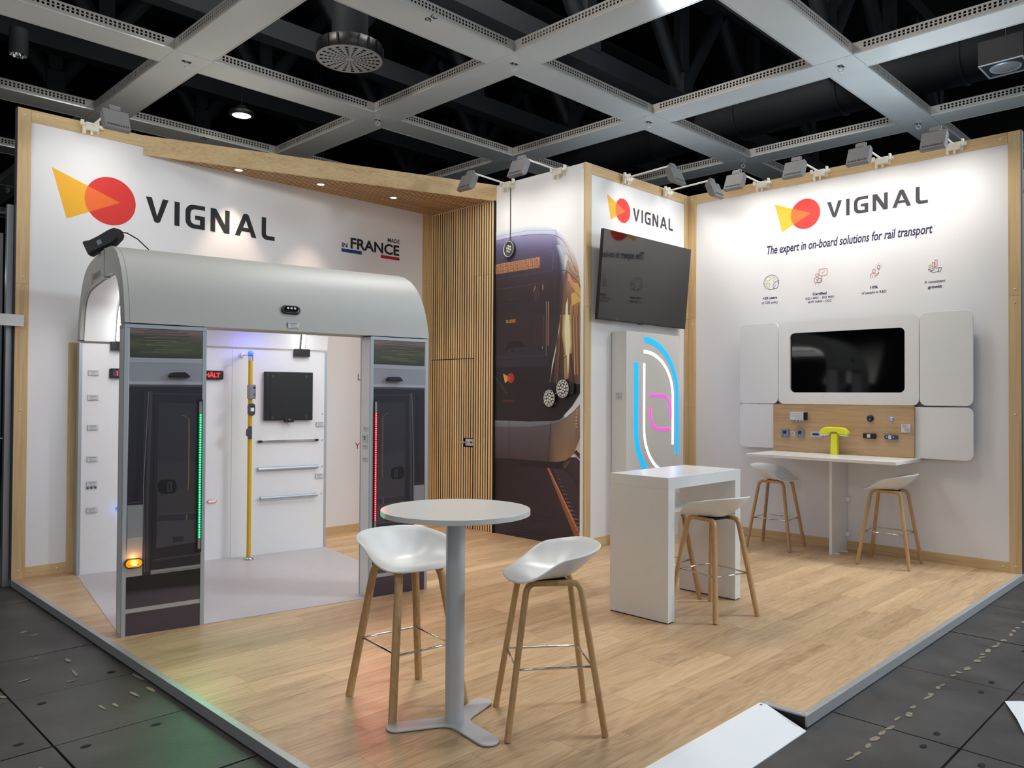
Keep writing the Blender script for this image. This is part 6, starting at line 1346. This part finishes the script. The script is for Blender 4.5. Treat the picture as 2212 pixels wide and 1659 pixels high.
# bar stools: moulded shell on four bent oak legs with a steel foot ring (front = -Y)
def smooth(e0, e1, x):
    x = max(0, min(1, (x-e0)/(e1-e0))); return x*x*(3-2*x)
def stool_proto():
    t = thing('bar_stool', '', 'stool')
    nr, nt = 12, 56; vs = [(0,0,0)]; fs = []
    def pos(r, a):
        c, s_ = math.cos(a), math.sin(a); n = 2.35
        k = (abs(c)**n+abs(s_)**n)**(-1/n); ax = 0.252; ay = 0.225
        x, y = ax*k*c*r, ay*k*s_*r+0.0
        b = (s_+1)/2
        rim = 0.004+0.118*smooth(0.10, 0.62, b)+0.034*smooth(0.55, 1.0, b)
        q = max(0.0, (r-0.25)/0.75); z = 0.722+rim*(0.12*r*r+0.88*q**1.75)
        if b < 0.5: z -= 0.010*smooth(0.72, 1.0, r)*(1-b/0.5); z += 0.010*smooth(0.2,0.7,r)*(1-b/0.5)
        y += 0.020*smooth(0.45,1.0,b)*r**4
        return (x, y, z)
    vs = [pos(0, 0)]
    for i in range(1, nr+1):
        for k in range(nt): vs.append(pos(i/nr, 2*PI*k/nt))
    for k in range(nt): fs.append((0, 1+k, 1+(k+1) % nt))
    for i in range(nr-1):
        for k in range(nt): fs.append((1+i*nt+k, 1+(i+1)*nt+k, 1+(i+1)*nt+(k+1) % nt, 1+i*nt+(k+1) % nt))
    st = MB().add(vs, fs, True).build('seat', M['seat'], t)
    sm = st.modifiers.new('thickness', 'SOLIDIFY'); sm.thickness = 0.009; sm.offset = -1
    bv = st.modifiers.new('edge', 'BEVEL'); bv.width = 0.003; bv.segments = 2; bv.limit_method = 'ANGLE'; bv.angle_limit = R(60)
    sec = [(0.0195*math.cos(R(a))*1.05*(1/max(abs(math.cos(R(a))),abs(math.sin(R(a)))))**0.6, 0.0145*math.sin(R(a))*(1/max(abs(math.cos(R(a))),abs(math.sin(R(a)))))**0.6) for a in range(0, 360, 30)]
    for sx_ in (-1, 1):
        for sy_ in (-1, 1):
            ft = Vector((sx_*0.213, sy_*0.232, 0.004)); tp = Vector((sx_*0.128, sy_*0.136, 0.655))
            mid = Vector((sx_*0.118, sy_*0.085, 0.703)); end = Vector((sx_*0.118, 0, 0.703)); cr_ = Vector((sx_*0.120, sy_*0.128, 0.706))
            path = [ft, ft.lerp(tp, 0.35), ft.lerp(tp, 0.7), tp]+[tp*(1-s_)**2+cr_*(2*s_*(1-s_))+mid*s_*s_ for s_ in (0.2,0.4,0.6,0.8)]+[mid, end]
            MB().tube(path, 0.015, sec=(sec, (1,0,0))).build('leg', M['leg_wood'], t)
    MB().box(-0.125,0.125,-0.075,-0.045,0.698,0.7115).box(-0.125,0.125,0.045,0.075,0.698,0.7115).box(-0.09,0.09,-0.07,0.07,0.702,0.7115).build('seat_bracket', M['black'], t)
    zf = 0.312; k = zf/0.655; fx = 0.213+(0.128-0.213)*k-0.012; fy = 0.232+(0.136-0.232)*k-0.004
    MB().tube([(-fx,-fy+0.01,zf),(-fx+0.01,-fy,zf),(fx-0.01,-fy,zf),(fx,-fy+0.01,zf),(fx,fy-0.01,zf),(fx-0.01,fy,zf),(-fx+0.01,fy,zf),(-fx,fy-0.01,zf)], 0.0055, 8, closed=True).build('foot_ring', M['chrome'], t)
    return t
sp_ = stool_proto()
def front(v): return math.atan2(v[1], v[0])+PI/2
stools = [((-2.610,-4.455), (-0.13,-0.99), 'white bar stool behind the round table, partly behind its column'),
  ((-2.272,-5.149), (-0.80,0.60), 'white bar stool to the right of the round table, seen from the side'),
  ((0.036,-4.705), (0.235,0.97), 'white bar stool tucked into the front of the bar table'),
  ((0.085,-4.205), (0.06,-1.0), 'white bar stool behind the bar table, mostly hidden by its side panel'),
  ((2.808,-3.830), (0.08,-1.0), 'white bar stool at the left end of the wall desk'),
  ((2.783,-5.000), (-0.06,1.0), 'white bar stool at the right end of the wall desk')]
for i, (xy, d, lab) in enumerate(stools):
    o = sp_ if i == 0 else dup(sp_, (0,0,0)); o.location = (*xy, 0); o.rotation_euler = (0,0,front(d)); o['label'] = lab; o['group'] = 'white bar stools with oak legs'

# white sheets lying on the hall floor at the lower right
t = MB().add([(-0.192,-6.632,ZG+0.004),(-0.150,-6.70,ZG+0.012),(-0.10,-6.86,ZG+0.010),(-0.40,-6.95,ZG+0.012),(-0.62,-6.815,ZG+0.004),(-0.45,-6.745,ZG+0.014)], [(0,1,5),(1,2,5),(2,3,5),(3,4,5)]).build('paper_sheet', M['paper'], None)
tag(t, 'crumpled white sheet on the dark hall floor, lower right', 'paper'); s_ = t.modifiers.new('thickness','SOLIDIFY'); s_.thickness = 0.001; s_.offset = 0
t = MB().add([(-0.70,-6.86,ZG+0.003),(-0.66,-6.98,ZG+0.008),(-1.05,-7.08,ZG+0.008),(-1.0,-6.96,ZG+0.003)], [(0,1,2,3)]).build('paper_sheet', M['paper'], None)
tag(t, 'corner of a second white sheet nearest the lower right picture edge', 'paper'); s_ = t.modifiers.new('thickness','SOLIDIFY'); s_.thickness = 0.001; s_.offset = 0

# ================================================================== HALL CEILING
ZC = 5.894; BWD = 0.503
ce = thing('ceiling', 'grid of light grey perforated ceiling beams above the stand', 'ceiling', (0,0,0), kind='structure')
LB = 3.0-BWD
bm_ = MB().box(-LB/2+0.003,LB/2-0.003,-BWD/2+0.022,BWD/2-0.022,0.003,0.016).box(-LB/2+0.003,LB/2-0.003,-BWD/2,-BWD/2+0.019,0.0,0.018).box(-LB/2+0.003,LB/2-0.003,BWD/2-0.019,BWD/2,0.0,0.018)
beam_me = bm_.mesh('beam', M['beam'])
xs_ = [0.0, 0.114]
for k in range(45): xs_ += [0.128-0.014+k*0.0505, 0.128+0.0145+k*0.0505]
xs_ = sorted(set([0.0]+[v for k in range(45) for v in (0.128-0.0142+k*0.0505, 0.128+0.0142+k*0.0505)]+[LB])); zs_ = [0.0, 0.057, 0.084, 0.094, 0.121, 0.146]
mb = MB(); nxs = len(xs_)
vs = [(x-LB/2, 0, z) for z in zs_ for x in xs_]; fs = []
for j in range(5):
    for i in range(nxs-1):
        if j in (1, 3) and i % 2 == 1: continue
        fs.append((j*nxs+i, j*nxs+i+1, (j+1)*nxs+i+1, (j+1)*nxs+i))
mb.add(vs, fs)
side_me = mb.mesh('perforated_side', M['beam_side'])
node_mb = MB().box(-BWD/2+0.001,-0.06,-BWD/2+0.001,BWD/2-0.001,0.001,0.016).box(0.06,BWD/2-0.001,-BWD/2+0.001,BWD/2-0.001,0.001,0.016).box(-0.06,0.06,-BWD/2+0.001,-0.035,0.001,0.016).box(-0.06,0.06,0.035,BWD/2-0.001,0.001,0.016)
node_me = node_mb.mesh('node_plate', M['beam'])
cav_me = MB().box(-0.08,0.08,-0.055,0.055,0.017,0.12).mesh('slot_box', M['black_felt'])
hook_me = MB().tube([(0,0.032*math.cos(2*PI*k/16),-0.045+0.032*math.sin(2*PI*k/16)) for k in range(16)], 0.008, 8, closed=True).cyl((0,0,-0.02),(0,0,0.06),0.009,n=8).mesh('eye_bolt', M['steel_grey'])
def inst(name, me, par, loc, rz=0, sol=False):
    o = bpy.data.objects.new(name, me); COL.objects.link(o); o.parent = par; o.location = loc; o.rotation_euler = (0,0,rz)
    if sol: s_ = o.modifiers.new('sheet','SOLIDIFY'); s_.thickness = 0.003; s_.offset = 0
    return o
NX = [2.02+3*i for i in range(-3, 6)]; NY = [-0.63+3*j for j in range(-2, 6)]
for i, x in enumerate(NX):
    for j, y in enumerate(NY):
        n_ = inst('node_plate', node_me, ce, (x,y,ZC)); inst('slot_box', cav_me, n_, (0,0,0)); h_ = inst('eye_bolt', hook_me, n_, (0,0,0), 0.6)
        if x+y < 14 and y > -7:
            b_ = inst('beam', beam_me, ce, (x+1.5,y,ZC))
            for s_ in (-1, 1): inst('perforated_side', side_me, b_, (0,s_*(BWD/2-0.002),0.0), 0, True)
            b_ = inst('beam', beam_me, ce, (x,y+1.5,ZC), PI/2)
            for s_ in (-1, 1): inst('perforated_side', side_me, b_, (0,s_*(BWD/2-0.002),0.0), 0, True)
RC = ((0,1,0),(1,0,0),(0,0,-1))
text('beam_number', '36', M['ink'], ce, (0.43,-0.915,ZC-0.0006), RC, width=0.175, height=0.10, bold=0.0, shear=0.2)
text('beam_number', '35', M['ink'], ce, (0.45,5.10,ZC-0.0006), RC, width=0.175, height=0.10, bold=0.0, shear=0.2)
# dark steelwork, ducts and roof above the grid
tag(box('ceiling', M['roof'], None, -22, 24, -22, 26, 11.2, 11.4), 'dark hall roof far above the ceiling grid', 'roof', kind='structure')
tag(box('wall_back', M['roof'], None, -22, 24, 25.8, 26, ZG, 11.2), 'dark far end wall of the hall behind the stand', 'wall', kind='structure')
tag(box('wall_right', M['roof'], None, 23.8, 24, -8, 25.8, ZG, 11.2), 'dark far side wall of the hall on the right', 'wall', kind='structure')
tag(box('wall_left', M['roof'], None, -22, -21.8, 2, 25.8, ZG, 11.2), 'dark far side wall of the hall on the left', 'wall', kind='structure')
TL = ['nearest dark steel truss, over the stand front edge','dark steel truss over the stand, second from the front','dark steel truss just behind the back wall, third from the front','fourth dark steel truss from the front, beyond the back wall','fifth dark steel truss from the front, far behind the stand','farthest dark steel truss seen between the ceiling beams']
def truss(y):
    t = thing('roof_truss', TL[round((y+5.0)/3)], 'truss', (2.0,y,7.35), group='dark steel trusses above the ceiling grid')
    MB().box(-10,14,-0.15,0.15,0.0,0.34).build('bottom_chord', M['truss'], t); MB().box(-10,14,-0.15,0.15,2.5,2.8).build('top_chord', M['truss'], t)
    for k in range(-3, 5):
        x = k*3.0+0.5
        MB().box(x-0.13,x+0.13,-0.10,0.10,0.34,2.5).build('post', M['truss'], t); MB().box(x-0.17,x+0.17,-0.16,0.16,0.3,0.75).build('joint', M['truss'], t)
        for a, b in ((x,x+1.5),(x,x-1.5)):
            if -10 < b < 14: MB().tube([(a,0,0.45),(b,0,2.55)], 0.1, sec=([(-0.10,-0.12),(0.10,-0.12),(0.10,0.12),(-0.10,0.12)], (0,1,0))).build('diagonal', M['truss'], t)
for k in range(-1, 5): truss(-2.0+3.0*k)
t = thing('air_duct', 'large dark round air duct above the right side of the grid', 'duct', (9.2,0,7.0))
MB().tube([(0,-9,0.2),(0,12,0.2)], 0.42, 28).build('duct', M['truss'], t)
for y in range(-8, 12, 2): MB().tube([(0,y,0.2),(0,y+0.05,0.2)], 0.45, 28).build('flange', M['truss'], t)
# lamps and vent hanging in the grid cells
def hang(t, z0, z1, r=0.008): MB().cyl((0,0,z0),(0,0,z1),r,n=6).build('suspension', M['black'], t)
t = thing('hall_lamp', 'lit round hall lamp hanging above the back wall', 'light', (0.83,4.53,6.2))
MB().lathe([(0.0,0.17),(0.07,0.16),(0.10,0.10),(0.19,0.07),(0.205,0.03),(0.20,0.0),(0.15,-0.004),(0.148,0.012)], n=32).build('housing', M['black'], t); MB().lathe([(0.0,0.004),(0.149,0.004)], n=32).build('lamp_glass', M['hall_lens'], t); hang(t, 0.16, 5.0, 0.006)
l = bpy.data.lights.new('hall_lamp_beam', 'SPOT'); l.energy = 60; l.spot_size = R(120); l.spot_blend = 0.5; l.shadow_soft_size = 0.15
b = bpy.data.objects.new('hall_lamp_beam', l); COL.objects.link(b); b.parent = t; b.location = (0,0,-0.02)
t = thing('can_lamp', 'unlit dark cylinder lamp hanging at the upper left', 'light', (-2.372,4.538,6.2))
MB().lathe([(0.0,0.36),(0.112,0.36),(0.115,0.34),(0.115,0.0),(0.108,0.0),(0.10,0.03)], n=28).build('housing', M['truss'], t); MB().lathe([(0.106,0.004),(0.08,0.09),(0.03,0.14),(0.0,0.145)], n=28).build('reflector', M['chrome'], t); hang(t, 0.36, 5.0)
t = thing('ceiling_vent', 'round grey swirl air outlet hanging between the beams', 'vent', (0.985,1.595,6.30))
MB().lathe([(0.455,0.004),(0.46,0.02),(0.46,0.19),(0.44,0.20),(0.0,0.20)], n=40).build('drum', M['black_soft'], t)
MB().lathe([(0.0,0.012),(0.43,0.012)], n=40).build('inner_plate', M['black_felt'], t)
fz = MB(); n_sp = 20
rad = [0.06,0.105,0.15,0.20,0.25,0.305,0.36,0.415]
for k in range(n_sp):     # face plate: solid wedge and a wedge of slots, turn by turn
    a0 = 2*PI*k/n_sp; a1 = a0+2*PI/n_sp*0.60; a2 = a0+2*PI/n_sp
    def pt(r, a): return (r*math.cos(a), r*math.sin(a), 0.0)
    fz.add([pt(0.06,a0),pt(0.44,a0),pt(0.44,(a0+a1)/2),pt(0.44,a1),pt(0.06,a1)], [(0,1,2,3,4)])
    fz.add([pt(0.415,a1),pt(0.44,a1),pt(0.44,a2),pt(0.415,a2)], [(0,1,2,3)])
    for ra in rad[1:-1]: fz.add([pt(ra-0.010,a1),pt(ra+0.010,a1),pt(ra+0.010,a2),pt(ra-0.010,a2)], [(0,1,2,3)])
fz.add([(0.065*math.cos(2*PI*k/24),0.065*math.sin(2*PI*k/24),-0.001) for k in range(24)], [tuple(range(24))])
fz.lathe([(0.44,0.0),(0.458,-0.002),(0.458,0.01)], n=40); fz.build('face_plate', M['flood'], t)
for k in range(20):
    a = 2*PI*k/20; MB().box(-0.012,0.012,0.455,0.472,0.03,0.18, Matrix.Rotation(a,4,'Z')).build('side_fin', M['black'], t)
MB().lathe([(0.25,0.20),(0.25,4.9)], n=28).build('duct_neck', M['truss'], t); MB().box(0.2,0.44,-0.12,0.10,0.20,0.30).build('actuator', M['truss'], t)
t = thing('square_lamp', 'dark square hall lamp with a round lens at the upper right', 'light', (7.38,-4.96,6.2))
MB().box(-0.29,0.29,-0.27,0.27,0.012,0.34).build('housing', M['black_soft'], t); MB().ring_prism([(-0.29,-0.27),(0.29,-0.27),(0.29,0.27),(-0.29,0.27)], [(-0.265,-0.245),(0.265,-0.245),(0.265,0.245),(-0.265,0.245)], 'z', 0.0, 0.012).build('rim', M['alu_light'], t)
MB().lathe([(0.0,-0.004),(0.15,-0.004),(0.165,0.006),(0.165,0.014)], n=32).build('lens', M['flood'], t); MB().lathe([(0.165,0.006),(0.19,-0.004),(0.195,0.012)], n=32).build('lens_ring', M['alu_light'], t); hang(t, 0.34, 5.0, 0.01)

# ================================================================== BEYOND THE STAND
t = thing('sign_board', 'white fascia sign with the number 20 at the left picture edge', 'sign', (-3.347,-0.055,2.168))
MB().box(-0.62,0.0,-0.008,0.008,0.0,0.098).build('board', M['plate'], t, 0.001); text('sign_text', '20', M['ink'], t, (-0.245,-0.0088,0.029), RB, height=0.042, bold=0.02)
t = thing('display_rack', 'dark neighbouring display rack past the left end of the back wall', 'display', (-3.75,1.5,ZG))
MB().box(-0.9,0.42,0.2,0.26,0.0,3.15).build('back_panel', M['black'], t)
for z in (0.55, 0.95, 1.35, 1.75): MB().box(-0.9,0.45,-0.05,0.2,z,z+0.03).build('shelf', M['dark_grey'], t)
MB().box(0.50,0.57,-0.04,0.04,0.0,3.27).build('post', M['alu'], t); MB().box(-0.9,0.50,-0.04,0.0,3.20,3.27).build('top_rail', M['alu'], t)
MB().box(-0.9,0.47,-0.06,-0.03,2.27,2.63).build('white_sign', M['plate'], t); MB().box(-0.9,0.47,-0.05,-0.02,2.0,2.26).build('dark_sign', M['navy'], t)
MB().tube([(-0.6,0.0,2.95),(0.50,0.02,3.18)], 0.02, 8).build('green_light', M['sign_green'], t); MB().tube([(-0.6,0.0,2.84),(0.48,0.0,2.84)], 0.014, 8).build('white_light', M['led_white'], t)
t = thing('neighbour_stand', 'pale neighbouring stand wall glimpsed past the right wall end', 'display', (8.6,-4.2,ZG))
MB().box(0.0,0.06,-1.5,1.2,3.55,4.75).build('upper_panel', M['white_panel'], t); MB().box(0.0,0.05,-1.5,1.2,0.0,3.5).build('lower_panel', M['dark_grey'], t); MB().box(-0.02,0.08,-1.55,1.2,4.8,5.1).build('header', M['alu_light'], t)
